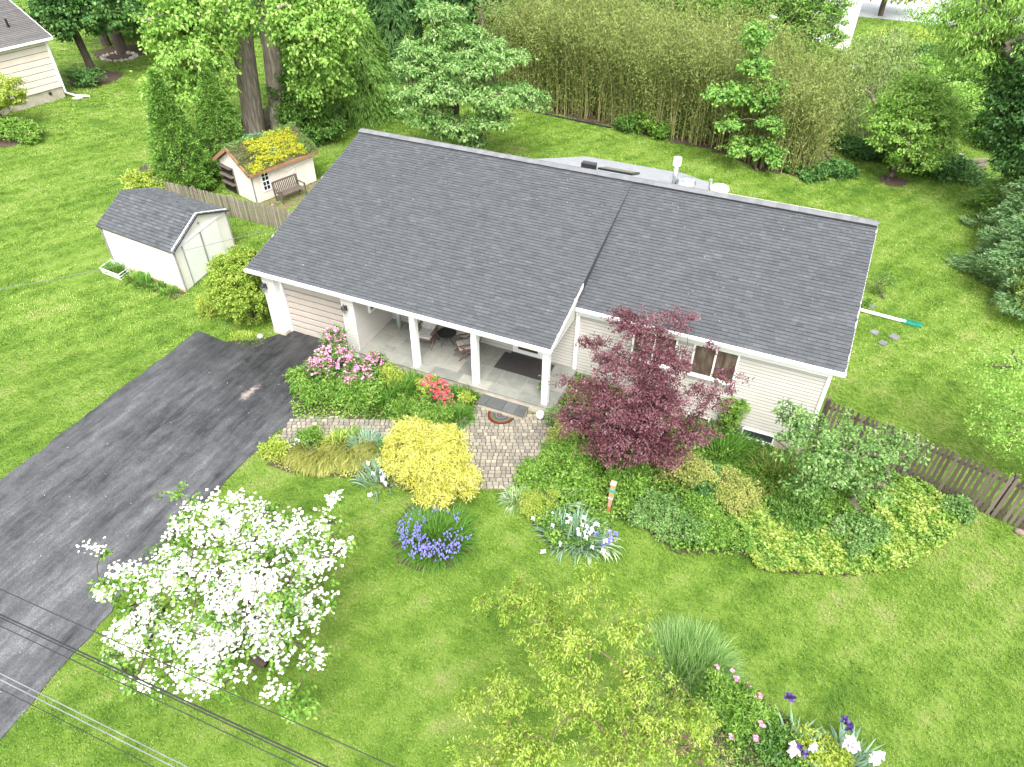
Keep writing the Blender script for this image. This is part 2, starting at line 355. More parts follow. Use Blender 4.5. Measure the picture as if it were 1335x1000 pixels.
BEDR = [(0.36, -0.1), (0.36, 2.15), (8.3, 2.15)] + [(8.6, 3.1)] + GP((1180, 625), (1215, 640), (1248, 672), (1235, 705), (1180, 740), (1100, 752), (1000, 745), (960, 720), (880, 722), (840, 690), (800, 672), (790, 715), (720, 718), (700, 690), (665, 645), (672, 628), (702, 605), (716, 575), (722, 548))
BAMBED = [(-16, 26.7), (-11.3, 26.7), (-6, 26.2), (-3.6, 25.5), (0.5, 24.9), (3.2, 23.9), (5, 24.7), (6.6, 25.6), (6.8, 36), (-16, 36)]
FLB = GP((905, 905), (960, 890), (1010, 925), (1060, 960), (1110, 975), (1140, 1000), (1150, 1040), (990, 1040), (930, 990))
HOUSE = [(-11.1, 0), (-7.1, 0), (-7.1, -0.12), (0.38, -0.12), (0.38, 2.2), (8.2, 2.2), (8.2, 13.2), (-11.1, 13.2)]
SHA = G(151, 345)[:2]; SHB = G(243, 380)[:2]; SHC = G(307, 325)[:2]
SHEDA = [SHA, SHB, SHC, SHC + SHA - SHB]
SBa = np.array([-18.85, 8.5]); SBb = np.array([-17.8, 11.99]); SBd = np.array([-0.96, 0.29]) * 2.7
SHEDB = [SBa, SBb, SBb + SBd, SBa + SBd]
PATCHES = [G(95, 320)[:2], G(110, 345)[:2]]

# ------------------------------------------------------------------ ground
xs = np.concatenate([[-500, -200, -100], np.linspace(-60, 0.5, 12), np.linspace(0.5, 6.5, 13)[1:], np.linspace(8, 60, 8), [100, 200, 500]])
ys = np.array([-500, -100, -40, 0, 40, 80, 150, 900.0])
X, Y = np.meshgrid(xs, ys); v = np.stack([X.ravel(), Y.ravel(), gz(X.ravel())], 1); nx = len(xs)
f = np.array([(j * nx + i, j * nx + i + 1, (j + 1) * nx + i + 1, (j + 1) * nx + i) for j in range(len(ys) - 1) for i in range(nx - 1)])
def lawn_color(N, L, posvec):
    """patches of lush, light and dry turf"""
    n1 = noise(N, L, 0.42, 5, posvec, 0.62); n2 = noise(N, L, 2.6, 4, posvec, 0.7); n3 = noise(N, L, 14, 3, posvec, 0.8)
    mx = N.new('ShaderNodeMix'); mx.inputs[0].default_value = 0.42; L.new(n1.outputs['Fac'], mx.inputs[2]); L.new(n2.outputs['Fac'], mx.inputs[3])
    mx2 = N.new('ShaderNodeMix'); mx2.inputs[0].default_value = 0.2; L.new(mx.outputs[0], mx2.inputs[2]); L.new(n3.outputs['Fac'], mx2.inputs[3])
    wv = N.new('ShaderNodeTexWave'); wv.inputs['Scale'].default_value = 0.3; wv.inputs['Distortion'].default_value = 3.0; wv.inputs['Detail'].default_value = 1.0; wm_ = N.new('ShaderNodeMapping'); wm_.inputs['Rotation'].default_value = (0, 0, 0.5); L.new(posvec, wm_.inputs['Vector']); L.new(wm_.outputs[0], wv.inputs['Vector'])
    mx3 = N.new('ShaderNodeMix'); mx3.inputs[0].default_value = 0.05; L.new(mx2.outputs[0], mx3.inputs[2]); L.new(wv.outputs['Fac'], mx3.inputs[3]); mx2 = mx3   # mowing stripes
    r = ramp(N, [(0.080, 0.170, 0.016), (0.138, 0.250, 0.025), (0.215, 0.335, 0.050), (0.33, 0.37, 0.12)], [0.37, 0.455, 0.54, 0.655]); L.new(mx2.outputs[0], r.inputs[0])
    return r.outputs[0]
m, N, L, B = nodes_mat('lawn_turf')
g_ = N.new('ShaderNodeNewGeometry'); c1 = lawn_color(N, L, g_.outputs['Position'])
gn = noise(N, L, 45, 4, g_.outputs['Position'], 0.8); gr = ramp(N, [(0.22, 0.25, 0.2), (0.8, 0.8, 0.8)], [0.36, 0.62]); L.new(gn.outputs['Fac'], gr.inputs[0])
mm = N.new('ShaderNodeMix'); mm.data_type = 'RGBA'; mm.blend_type = 'MULTIPLY'; mm.inputs[0].default_value = 0.75
L.new(c1, mm.inputs[6]); L.new(gr.outputs[0], mm.inputs[7]); L.new(mm.outputs[2], B.inputs['Base Color']); B.inputs['Roughness'].default_value = 0.8
B.inputs['Specular IOR Level'].default_value = 0.2
bp_ = N.new('ShaderNodeBump'); bp_.inputs['Distance'].default_value = 0.05; bp_.inputs['Strength'].default_value = 0.8
L.new(gn.outputs['Fac'], bp_.inputs['Height']); L.new(bp_.outputs[0], B.inputs['Normal'])
link('lawn', arr_mesh('lawn', v, f, None, m), kind='structure')

def sheet(name, poly, m, dz=0.02, cell=0.12, amp=0.02, kind='structure', seed=3):
    P = np.array([p[:2] for p in poly]); x0, y0 = P.min(0) - cell; x1, y1 = P.max(0) + cell
    nx = int((x1 - x0) / cell) + 2; ny = int((y1 - y0) / cell) + 2; X, Y = np.meshgrid(x0 + np.arange(nx) * cell, y0 + np.arange(ny) * cell)
    g = np.random.default_rng(seed); Zz = gz(X) + dz + g.random(X.shape) * amp
    cx = (X[:-1, :-1] + cell / 2); cy = Y[:-1, :-1] + cell / 2; ins = inpoly(cx, cy, poly)
    j, i = np.nonzero(ins); f = np.stack([j * nx + i, j * nx + i + 1, (j + 1) * nx + i + 1, (j + 1) * nx + i], 1)
    return link(name, arr_mesh(name, np.stack([X.ravel(), Y.ravel(), Zz.ravel()], 1), f, None, m), kind=kind)
for nm, pl in (('planting_bed', BEDL), ('planting_bed', BEDO), ('planting_bed', ISL), ('planting_bed', BEDR), ('planting_bed', FLB)): sheet(nm, pl, M['soil'])
sheet('bamboo_bed', BAMBED, M['soil'], cell=0.4)
def disc(c, r, n=14, j=0.15, s=1):
    g = np.random.default_rng(s); return [(c[0] + r * (1 + g.uniform(-j, j)) * math.cos(6.283 * k / n), c[1] + r * (1 + g.uniform(-j, j)) * math.sin(6.283 * k / n)) for k in range(n)]
RINGS = [disc(G(124, 102), 1.9, s=1), disc(G(160, 68), 2.2, s=2), disc(G(1165, 236), .8, s=3), disc(G(12, 182), 1.3, s=4), disc(G(390, 188), 1.3, s=5), disc(G(355, 165), 2.0, s=6)]
for k, rg in enumerate(RINGS): sheet('bare_soil', rg, M['soil'], 0.012, 0.15, 0.01)

# driveway -------------------------------------------------------
m, N, L, B = nodes_mat('asphalt')
g_ = N.new('ShaderNodeNewGeometry'); P_ = g_.outputs['Position']
mp = N.new('ShaderNodeMapping'); mp.inputs['Scale'].default_value = (1.0, 0.22, 1); L.new(P_, mp.inputs['Vector'])
n1 = noise(N, L, 0.55, 10, mp.outputs[0], 0.72); n2 = noise(N, L, 2.2, 9, P_, 0.8); n3 = noise(N, L, 60, 3, P_, 0.8)
mp2 = N.new('ShaderNodeMapping'); mp2.inputs['Scale'].default_value = (5.0, 0.8, 1); L.new(P_, mp2.inputs['Vector']); n4 = noise(N, L, 1.2, 4, mp2.outputs[0], 0.7)
a1 = N.new('ShaderNodeMix'); a1.inputs[0].default_value = 0.3; L.new(n1.outputs['Fac'], a1.inputs[2]); L.new(n2.outputs['Fac'], a1.inputs[3])
a2 = N.new('ShaderNodeMix'); a2.inputs[0].default_value = 0.25; L.new(a1.outputs[0], a2.inputs[2]); L.new(n4.outputs['Fac'], a2.inputs[3])
r1 = ramp(N, [(0.014, 0.014, 0.016), (0.040, 0.041, 0.044), (0.070, 0.072, 0.076), (0.14, 0.143, 0.148)], [0.40, 0.46, 0.53, 0.62]); L.new(a2.outputs[0], r1.inputs[0])
sp = ramp(N, [(0.45, 0.45, 0.45), (1.0, 1.0, 1.0), (2.0, 2.0, 2.0)], [0.34, 0.5, 0.68]); L.new(n3.outputs['Fac'], sp.inputs[0])
mm = N.new('ShaderNodeMix'); mm.data_type = 'RGBA'; mm.blend_type = 'MULTIPLY'; mm.inputs[0].default_value = 1; L.new(r1.outputs[0], mm.inputs[6]); L.new(sp.outputs[0], mm.inputs[7])
# worn beige scar
vd = N.new('ShaderNodeVectorMath'); vd.operation = 'SUBTRACT'; sc_c = G(326, 512); vd.inputs[1].default_value = tuple(sc_c); L.new(P_, vd.inputs[0])
ms = N.new('ShaderNodeMapping'); ms.inputs['Scale'].default_value = (3.3, 1.25, 0); ms.inputs['Rotation'].default_value = (0, 0, 0.0); L.new(vd.outputs[0], ms.inputs['Vector'])
ln = N.new('ShaderNodeVectorMath'); ln.operation = 'LENGTH'; L.new(ms.outputs[0], ln.inputs[0])
ad = N.new('ShaderNodeMath'); ad.operation = 'ADD'; L.new(ln.outputs['Value'], ad.inputs[0])
nn_ = noise(N, L, 7, 5, P_, 0.8); ml = N.new('ShaderNodeMath'); ml.operation = 'MULTIPLY'; ml.inputs[1].default_value = 2.6; L.new(nn_.outputs['Fac'], ml.inputs[0]); L.new(ml.outputs[0], ad.inputs[1])
mr = N.new('ShaderNodeMapRange'); mr.inputs['From Min'].default_value = 1.85; mr.inputs['From Max'].default_value = 1.45; L.new(ad.outputs[0], mr.inputs['Value'])
m3 = N.new('ShaderNodeMix'); m3.data_type = 'RGBA'; L.new(mr.outputs[0], m3.inputs[0]); L.new(mm.outputs[2], m3.inputs[6]); m3.inputs[7].default_value = (0.3, 0.25, 0.22, 1)
sxyz = N.new('ShaderNodeSeparateXYZ'); L.new(P_, sxyz.inputs[0]); dn_ = noise(N, L, .9, 6, P_, .7)
ma = N.new('ShaderNodeMath'); ma.operation = 'MULTIPLY_ADD'; ma.inputs[1].default_value = 7.0; L.new(dn_.outputs['Fac'], ma.inputs[0]); L.new(sxyz.outputs['Y'], ma.inputs[2])
dm = N.new('ShaderNodeMapRange'); dm.inputs['From Min'].default_value = -1.2; dm.inputs['From Max'].default_value = 1.6; dm.inputs['To Min'].default_value = 1.0; dm.inputs['To Max'].default_value = 0.5; L.new(ma.outputs[0], dm.inputs['Value'])   # damp patch by the garage
m4 = N.new('ShaderNodeMix'); m4.data_type = 'RGBA'; m4.blend_type = 'MULTIPLY'; m4.inputs[0].default_value = 1; L.new(m3.outputs[2], m4.inputs[6]); L.new(dm.outputs[0], m4.inputs[7]); L.new(m4.outputs[2], B.inputs['Base Color'])
rr_ = ramp(N, [(0.32, 0.32, 0.32), (0.62, 0.62, 0.62)], [0.4, 0.6]); L.new(a2.outputs[0], rr_.inputs[0]); L.new(rr_.outputs[0], B.inputs['Roughness'])
b_ = N.new('ShaderNodeBump'); b_.inputs['Strength'].default_value = 0.4; b_.inputs['Distance'].default_value = 0.006; L.new(n3.outputs['Fac'], b_.inputs['Height']); L.new(b_.outputs[0], B.inputs['Normal'])
M['asphalt'] = m
# the edge wanders a little
def rough_edge(poly, step=0.35, amp=0.035, seed=5):
    g = np.random.default_rng(seed); out = []
    for i in range(len(poly)):
        a = np.array(poly[i]); b = np.array(poly[(i + 1) % len(poly)]); L_ = np.linalg.norm(b - a); n = max(1, int(L_ / step))
        for k in range(n): out.append(tuple(a + (b - a) * k / n + g.normal(size=2) * amp * (k > 0)))
    return out
DRV = rough_edge(DRIVE)
mb = MB(); mb.prism([(x, y, G0 - 0.05) for x, y in DRV], [(x, y, G0 + 0.03) for x, y in DRV]); mb.build('driveway', M['asphalt'], kind='structure')
rd = mat('far_road', [(0.36, 0.37, 0.4), (0.46, 0.47, 0.5)], 0.7, 0.3)
MB().box((-60, 66.5, G0 - 1), (130, 78, -1.06)).build('road', rd, kind='structure')

# walkway of pavers ----------------------------------------------
wk = sheet('walkway', WALK, mat('paver_sand', [(0.06, 0.05, 0.035), (0.11, 0.09, 0.065)], 0.95, 20), 0.006, 0.06, 0.003)
ex = np.array([math.cos(YAW), -math.sin(YAW)]); ey = np.array([-ex[1], ex[0]])
Wp = np.array(WALK); org = np.array(WALK).mean(0); A = (Wp - org) @ np.stack([ex, ey]).T
g = np.random.default_rng(4); pav = []
row = A[:, 1].min(); ri = 0
while row < A[:, 1].max():
    hgt = 0.15; x = A[:, 0].min() - g.random() * 0.2
    while x < A[:, 0].max():
        wd = g.choice([0.14, 0.17, 0.2]); c = org + ex * (x + wd / 2) + ey * (row + hgt / 2)
        pav.append((c[0], c[1], wd, hgt)); x += wd
    row += hgt; ri += 1
pav = np.array(pav); k = inpoly(pav[:, 0], pav[:, 1], WALK); pav = pav[k]
_, _, dep = proj(np.stack([pav[:, 0], pav[:, 1], gz(pav[:, 0])], 1)); pav = pav[np.argsort(dep)]
def paver_shape(mb, w_, h_, c=(0, 0, 0), rot=0.0, r=None, dz=0.0):
    a, b = w_ / 2 - 0.011, h_ / 2 - 0.011; bv = 0.014; ca, sa = math.cos(rot), math.sin(rot)
    def T(x, y, z): return (c[0] + x * ca - y * sa, c[1] + x * sa + y * ca, c[2] + z)
    o = [(-a, -b + bv), (-a + bv, -b), (a - bv, -b), (a, -b + bv), (a, b - bv), (a - bv, b), (-a + bv, b), (-a, b - bv)]
    V_ = [T(x, y, 0) for x, y in o] + [T(x, y, 0.022) for x, y in o] + [T(x * 0.93, y * 0.93, 0.03 + dz) for x, y in o]
    Fs = [(i, (i + 1) % 8, 8 + (i + 1) % 8, 8 + i) for i in range(8)] + [(8 + i, 8 + (i + 1) % 8, 16 + (i + 1) % 8, 16 + i) for i in range(8)] + [tuple(range(16, 24))]
    return mb.add(V_, Fs, r)
vars_ = {}
for wd in (0.14, 0.17, 0.2):
    for q in range(7): vars_[(wd, q)] = paver_shape(MB(), wd, 0.15, r=(q + 0.5) / 7).mesh('paver', M['paver'])
rot = math.atan2(ex[1], ex[0]); stuff = MB()
for i, (x, y, wd, hh) in enumerate(pav):
    z = float(gz(x)) + 0.008
    if i < 300:
        o = link('paver', vars_[(round(float(wd), 2), i * 5 % 7 if i % 3 else int(g.integers(0, 7)))], wk)
        o.location = (x, y, z + g.uniform(-0.003, 0.003)); o.rotation_euler = (g.normal() * 0.012, g.normal() * 0.012, rot + g.normal() * 0.012)
    else: paver_shape(stuff, wd, hh, (x, y, z + g.uniform(-0.003, 0.003)), rot + g.normal() * 0.012, float(g.random()))
if stuff.v: stuff.build('pavers', M['paver'], wk, kind='stuff')

# ------------------------------------------------------------------ HOUSE
H = thing('house', 'long single storey house with dark grey shingle roof, white siding and front porch', 'house', (-1.5, 6, G0))
def wallbox(name, a, b, mt=None): return MB().box(a, b).build(name, mt or M['siding'], H)
FND = wallbox('foundation', (-11.0, 0.38, -1.6), (-7.15, 13, -0.3), M['concrete'])
wallbox('foundation', (0.2, 2.24, -1.6), (8.12, 13, -0.54), M['concrete'])
W1 = wallbox('wall', (0.2, 2.24, -0.54), (8.14, 13.0, 2.5))
W2 = wallbox('wall', (-11.0, 2.24, -0.39), (0.19, 13.0, 2.32))
gm = MB(); gm.prism([(8.0, 2.24, 2.5), (8.0, 13.0, 2.5), (8.0, 7.7, 4.55)], [(8.14, 2.24, 2.5), (8.14, 13.0, 2.5), (8.14, 7.7, 4.55)]); gm.build('gable', M['siding'], H)
gm = MB(); gm.prism([(-10.98, 0.3, 2.3), (-10.98, 13.0, 2.3), (-10.98, 7.7, 4.55)], [(-10.8, 0.3, 2.3), (-10.8, 13.0, 2.3), (-10.8, 7.7, 4.55)]); gm.build('gable', M['siding'], H)
# garage shell in front of the back wall
gar = MB().box((-11.0, 0.36, G0), (-10.88, 2.24, 2.32)).build('garage_wall', M['siding'], H)
MB().box((-7.62, 0.40, G0), (-7.16, 2.24, 2.32)).build('garage_wall', M['siding'], H)
pil = MB().box((-11.0, 0.0, G0), (-10.5, 0.36, 2.26)).build('pillar', M['white'], H)
pir = MB().box((-7.62, 0.0, G0), (-7.14, 0.398, 2.26)).build('pillar', M['white'], H)
MB().box((-11.02, -0.015, G0), (-10.48, 0.375, G0 + 0.16)).build('pillar_base', M['concrete'], H)
def board(mb, p0, p1, z, h, y, depth=0.016):    # clapboard facing -y
    z += .0; h -= .026; mb.add([(p0, y, z), (p1, y, z), (p1, y - depth, z), (p0, y - depth, z), (p0, y, z + h), (p1, y, z + h), (p1, y - 0.004, z + h), (p0, y - 0.004, z + h)],
           [(0, 1, 2, 3), (7, 6, 5, 4), (3, 2, 6, 7), (2, 1, 5, 6), (0, 3, 7, 4)])
def boards(x0, x1, z0, z1, y, parent, h=0.127, name='siding_board'):
    z = z0
    while z < z1 - 0.02:
        mb = MB(); board(mb, x0, x1, z, min(h, z1 - z), y); mb.build(name, M['siding'], parent); z += h
lapm = mat('lap_shade', [(.17, .16, .145), (.21, .20, .18)], .9, 4)  # dark tone that paints the shade in the grooves between siding boards
MB().box((.34, 2.236, -.54), (8.13, 2.241, 2.45)).build('lap_shade_backing', lapm, W1); MB().box((-7.13, 2.236, 0), (.18, 2.241, 2.3)).build('lap_shade_backing', lapm, W2)
MB().box((-7.141, .03, 0), (-7.138, 2.21, 2.3)).build('lap_shade_backing', lapm, H)  # same painted groove shade behind the porch side wall boards
boards(0.34, 8.14, -0.54, 2.42, 2.24, W1)
boards(-7.14, 0.2, 0.0, 2.3, 2.24, W2)
boards(-7.60, -7.15, -0.2, 2.2, -0.001, pir, 0.127)
boards(-10.98, -10.52, -0.2, 2.2, -0.001, pil, 0.127)
z = 0.0
sw = MB().box((-7.15, 0.41, -0.3), (-7.14, 2.23, 2.3)).build('side_wall', M['siding'], H)
while z < 2.28:                                   # boards of the porch side wall, facing +x
    mb = MB(); mb.add([(-7.14, 0.02, z), (-7.14, 2.22, z), (-7.122, 2.22, z), (-7.122, 0.02, z), (-7.14, 0.02, z + .08), (-7.14, 2.22, z + .08), (-7.137, 2.22, z + .08), (-7.137, 0.02, z + .08)],
       [(0, 1, 2, 3), (3, 2, 6, 7), (2, 1, 5, 6), (0, 3, 7, 4)]); mb.build('siding_board', M['siding'], sw); z += 0.105
# garage door: eight ribbed sections
gd = MB().box((-10.5, 0.42, G0), (-7.62, 0.46, 2.1)).build('garage_door', mat('door_groove_shade', [(.2, .18, .16), (.25, .225, .205)], .8, 4), H)  # slab coloured dark so the grooves between sections look shaded
gdm = mat('shaded_garage_door_paint', [(0.36, 0.315, 0.27), (0.42, 0.375, 0.33)], 0.5, 1.5, rnd=0.3)  # beige lowered in tone: shade of the recess put into the colour
for i in range(9):
    z0 = G0 + 0.03 + i * 0.272; MB().box((-10.42, 0.375, z0 + 0.012), (-7.7, 0.42, z0 + 0.222)).build('door_section', gdm, gd, bevel=0.012)
MB().box((-10.5, 0.30, G0), (-10.43, 0.42, 2.1)).box((-7.69, 0.30, G0), (-7.622, 0.42, 2.1)).box((-10.43, 0.30, 2.03), (-7.69, 0.42, 2.1)).build('door_trim', M['white'], H)
MB().box((-10.5, 0.0, 2.1), (-7.62, 0.40, 2.26)).build('lintel', M['white'], H)
# porch
porch = MB().box((-7.12, -0.1, -1.0), (0.34, 2.24, -0.035)).build('porch_floor', M['concrete'], H)
def flags(x0, x1, y0, y1, parent, mt, z0, z1, seed, mx=1.1, name='flagstone', gap=0.012):
    rg = random.Random(seed)
    def split(a, b, c, d):
        w_, h_ = b - a, d - c
        if (w_ > mx or h_ > mx * 0.75 or (w_ * h_ > 0.45 and rg.random() < 0.6)) and max(w_, h_) > 0.5:
            if w_ > h_: q = a + w_ * rg.choice([0.4, 0.5, 0.6]); split(a, q, c, d); split(q, b, c, d)
            else: q = c + h_ * rg.choice([0.4, 0.5, 0.6]); split(a, b, c, q); split(a, b, q, d)
        else: MB().box((a + gap / 2, c + gap / 2, z0), (b - gap / 2, d - gap / 2, z1 + rg.uniform(-.002, .002)), rg.random()).build(name, mt, parent, bevel=0.006)
    split(x0, x1, y0, y1)
MB().box((-7.12, -0.1, -0.035), (0.34, 2.2, -0.012)).build('mortar_bed', M['joint'], H)
flags(-7.12, 0.36, 0.32, 2.2, porch, M['flag'], -0.012, 0.0, 11)
x = -7.12
while x < 0.3:
    wd = R.choice([0.9, 1.1, 0.75]); x1 = min(0.38, x + wd)
    if 0.38 - x1 < 0.3: x1 = 0.38
    MB().box((x + .005, -0.14, -0.04), (x1 - .005, 0.315, 0.002)).build('flagstone', M['flag'], porch, bevel=0.008); x = x1
step = MB().box((-2.12, -0.62, -1.0), (-0.52, -0.1, -0.225)).build('step', M['concrete'], H)
for a, b in ((-2.16, -1.85), (-1.84, -1.25), (-1.24, -0.8), (-0.79, -0.48)): MB().box((a, -0.66, -0.222), (b, -0.145, -0.185)).build('step_flagstone', M['flag2'], step, bevel=0.006)
for px in (0.0, -2.51, -4.80): MB().box((px - 0.105, -0.03, 0.0), (px + 0.105, 0.18, 2.1)).build('porch_post', M['white'], H, bevel=0.008)
MB().box((-7.14, -0.03, 2.1), (0.15, 0.17, 2.27)).build('porch_beam', M['white'], H)
MB().box((0.0, 0.17, 2.12), (0.15, 2.2, 2.27)).build('porch_beam', M['white'], H)
MB().box((-11.0, 0.0, 2.272), (0.15, 2.24, 2.29)).build('porch_ceiling', M['white'], H)
# roofs: a deck with tabs of shingle lying in courses
def roof(xL, xR, y0, z0, y1, z1, seed, nind, expo=0.138, mt='shingle', thick=0.14):
    g = np.random.default_rng(seed); S = math.hypot(y1 - y0, z1 - z0); ang = math.atan2(z1 - z0, y1 - y0)
    es = np.array([0, math.cos(ang), math.sin(ang)]); nn = np.array([0, -math.sin(ang), math.cos(ang)]); O = np.array([xL, y0, z0]) - nn * 0.02
    d = MB(); a = O; b = O + np.array([xR - xL, 0, 0]); c = b + es * S; e = a + es * S
    top = [a, b, c, e]; bot = [p - np.array([0, 0, thick]) for p in top]; d.prism(bot, top)
    deck = d.build('roof', M['darkroof'], H); tabs = []
    nrow = int(S / expo) + 1
    for i in range(nrow):
        s0 = i * expo; x = xL - 0.02 - g.random() * 0.3
        while x < xR + 0.02:
            wd = float(g.choice([0.2, 0.26, 0.32])); xa, xb = max(x, xL - 0.025), min(x + wd, xR + 0.025); x += wd
            if xb - xa > 0.03: tabs.append((xa, xb, s0, min(s0 + expo - 0.016, S), i))
    T = np.array(tabs); P = O + np.stack([(T[:, 0] + T[:, 1]) / 2 - xL, np.zeros(len(T)), np.zeros(len(T))], 1) + es * T[:, 2:3]
    _, _, dp = proj(P); order = np.argsort(dp); stuff = MB()
    def tab(mb, xa, xb, s0, s1, h, r, O_=None, es_=None, n_=None):
        O_ = O if O_ is None else O_; es_ = es if es_ is None else es_; n_ = nn if n_ is None else n_
        def q(x, s, h_): return tuple(O_ + np.array([x, 0, 0]) + es_ * s + n_ * h_)
        gp = 0.008
        mb.add([q(xa + gp, s0, h), q(xb - gp, s0, h), q(xb, s1, 0.006), q(xa, s1, 0.006), q(xa + gp, s0, 0), q(xb - gp, s0, 0)], [(0, 1, 2, 3), (4, 5, 1, 0), (5, 2, 1), (4, 0, 3)], r)
    vv = {}
    for rank, k in enumerate(order):
        xa, xb, s0, s1, i = T[k]; h = float(g.choice([0.016, 0.020, 0.026])); r = float(np.clip(g.normal(0.48, 0.12), 0, 1))
        if rank < nind:
            key = (round(xb - xa, 3), round(s1 - s0, 3), h, int(r * 5.99))
            if key not in vv:
                mb = MB(); tab(mb, 0, xb - xa, 0, s1 - s0, h, (key[3] + .5) / 6, np.zeros(3), np.array([0, 1.0, 0]), np.array([0, 0, 1.0])); vv[key] = mb.mesh('shingle', M[mt])
            o = link('shingle', vv[key], deck); o.location = tuple(O + np.array([xa - xL, 0, 0]) + es * s0); o.rotation_euler = (ang, 0, 0)
        else: tab(stuff, xa - xL, xb - xL, s0, s1, h, r)
    stuff.build('shingles', M[mt], deck, kind='stuff')
    return deck
RY, RZ = 7.716, 4.70
roof(-11.42, 0.19, -0.19, 2.45, RY - .02, RZ, 1, 150)
roof(0.21, 8.43, 2.02, 2.665, RY - .02, RZ - .015, 2, 150)
bk = MB(); bk.prism([(-11.42, RY, RZ - .16), (-11.42, 12.9, 2.2), (8.43, 12.9, 2.2), (8.43, RY, RZ - .16)], [(-11.42, RY, RZ - .02), (-11.42, 12.9, 2.34), (8.43, 12.9, 2.34), (8.43, RY, RZ - .02)]); bk.build('back_roof', M['shingle'], H)
extz = lambda y: RZ - 0.02 - (y - RY - 0.1) * 0.352
er = MB(); er.prism([(-4.1, 7.9, 2.0), (2.9, 7.9, 2.0), (2.9, 11.2, 2.0), (0.6, 15.4, 1.6), (-4.1, 15.4, 1.6)], [(-4.1, 7.9, extz(7.9)), (2.9, 7.9, extz(7.9)), (2.9, 11.2, extz(11.2)), (0.6, 15.4, extz(15.4)), (-4.1, 15.4, extz(15.4))])
EXT = er.build('extension_roof', mat('pale_shingle', [(.2, .21, .225), (.27, .28, .295)], .9, 3, bump=.4, bscale=120), H)
# ridge vent cap with a dark slot below it
rc = MB(); x = -11.45
MB().box((-11.43, RY - 0.17, RZ - 0.06), (8.42, RY + 0.17, RZ + 0.02)).build('ridge_vent', M['darkroof'], H)
while x < 8.4:
    a, b = x, min(x + 0.24, 8.44); h = R.uniform(0.062, 0.07); z0 = RZ + h
    rc.add([(a, RY - 0.2, z0 - .045), (b, RY - 0.2, z0 - .052), (b, RY, z0 + .002), (a, RY, z0 + .012), (a, RY + 0.2, z0 - .045), (b, RY + 0.2, z0 - .052), (a, RY - .2, z0 - .06), (b, RY - .2, z0 - .06), (a, RY + .2, z0 - .06), (b, RY + .2, z0 - .06)],
           [(0, 1, 2, 3), (3, 2, 5, 4), (6, 7, 1, 0), (8, 4, 5, 9)]); x += 0.235
rc.build('ridge_shingles', M['ridge'], H, kind='stuff')
# fascia, gutters, rakes
def gutter(x0, x1, y, z, name='gutter'):
    MB().prism([(x0, y, z - .01), (x0, y - .10, z - .01), (x0, y - .105, z - .05), (x0, y - .075, z - .13), (x0, y, z - .13)],
               [(x1, y, z - .01), (x1, y - .10, z - .01), (x1, y - .105, z - .05), (x1, y - .075, z - .13), (x1, y, z - .13)]).build(name, M['white'], H)
MB().box((-11.42, -0.19, 2.25), (0.19, -0.15, 2.425)).build('fascia', M['white'], H)
gutter(-11.44, 0.21, -0.192, 2.425)
MB().box((0.2, 2.02, 2.47), (8.43, 2.05, 2.635)).build('fascia', M['white'], H)
gutter(0.3, 8.47, 2.018, 2.64)
MB().box((-11.4, -0.148, 2.262), (0.15, -0.0, 2.271)).build('soffit', M['white'], H)
MB().box((0.2, 2.052, 2.472), (8.4, 2.23, 2.48)).build('soffit', M['white'], H)
def rake(x, w_, pts, h=0.17, name='rake_board'):
    (y0, z0), (y1, z1) = pts
    MB().prism([(x, y0, z0 - h), (x, y1, z1 - h), (x, y1, z1), (x, y0, z0)], [(x + w_, y0, z0 - h), (x + w_, y1, z1 - h), (x + w_, y1, z1), (x + w_, y0, z0)]).build(name, M['white'], H)
rake(0.19, 0.035, ((-0.19, 2.43), (2.6, 3.21)))
MB().prism([(.19, 2.6, 3.0), (.19, RY, RZ - .2), (.19, RY, RZ - .05), (.19, 2.6, 3.20)], [(.215, 2.6, 3.0), (.215, RY, RZ - .2), (.215, RY, RZ - .05), (.215, 2.6, 3.20)]).build('step_flashing', M['darkroof'], H)
MB().prism([(0.15, -0.15, 2.27), (0.15, 2.24, 2.27), (0.15, 2.24, 2.93)], [(0.188, -0.15, 2.27), (0.188, 2.24, 2.27), (0.188, 2.24, 2.93)]).build('porch_gable', M['siding'], H)
rake(8.43, 0.03, ((2.02, 2.63), (RY, RZ - 0.06))); rake(-11.45, 0.03, ((-0.19, 2.42), (RY, RZ - 0.03)))
MB().box((0.2, 2.14, -0.5), (0.33, 2.24, 2.4)).build('corner_trim', M['white'], H)
MB().box((8.06, 2.19, -0.54), (8.17, 2.32, 2.46)).build('corner_trim', M['white'], H)
MB().box((0.2, 2.1, 2.3), (8.15, 2.235, 2.47)).build('frieze', M['white'], H)
# windows facing the street
def window(x0, x1, z0, z1, y, parent, n=2, back=None, fr=0.06, name='window'):
    mb = MB(); pw = (x1 - x0 - fr * (n + 1)) / n
    mb.box((x0, y - 0.05, z0), (x1, y, z0 + fr)); mb.box((x0, y - 0.05, z1 - fr), (x1, y, z1))
    for i in range(n + 1): a = x0 + i * (pw + fr); mb.box((a, y - 0.05, z0 + fr), (a + fr, y, z1 - fr))
    wn = mb.build(name, M['white'], parent, bevel=0.005)
    for i in range(n):
        a = x0 + fr + i * (pw + fr); MB().box((a, y - 0.022, z0 + fr), (a + pw, y - 0.016, z1 - fr)).build('pane', M['glass'], wn)
        MB().box((a, y - 0.006, z0 + fr), (a + pw, y - 0.002, z1 - fr)).build('blind', back or M['brown'], wn)
    MB().box((x0 - 0.04, y - 0.09, z0 - 0.05), (x1 + 0.04, y, z0 - 0.002)).build('sill', M['white'], wn)
    return wn
window(4.10, 5.52, 1.08, 2.28, 2.215, H); window(2.15, 3.6, 1.08, 2.28, 2.215, H)
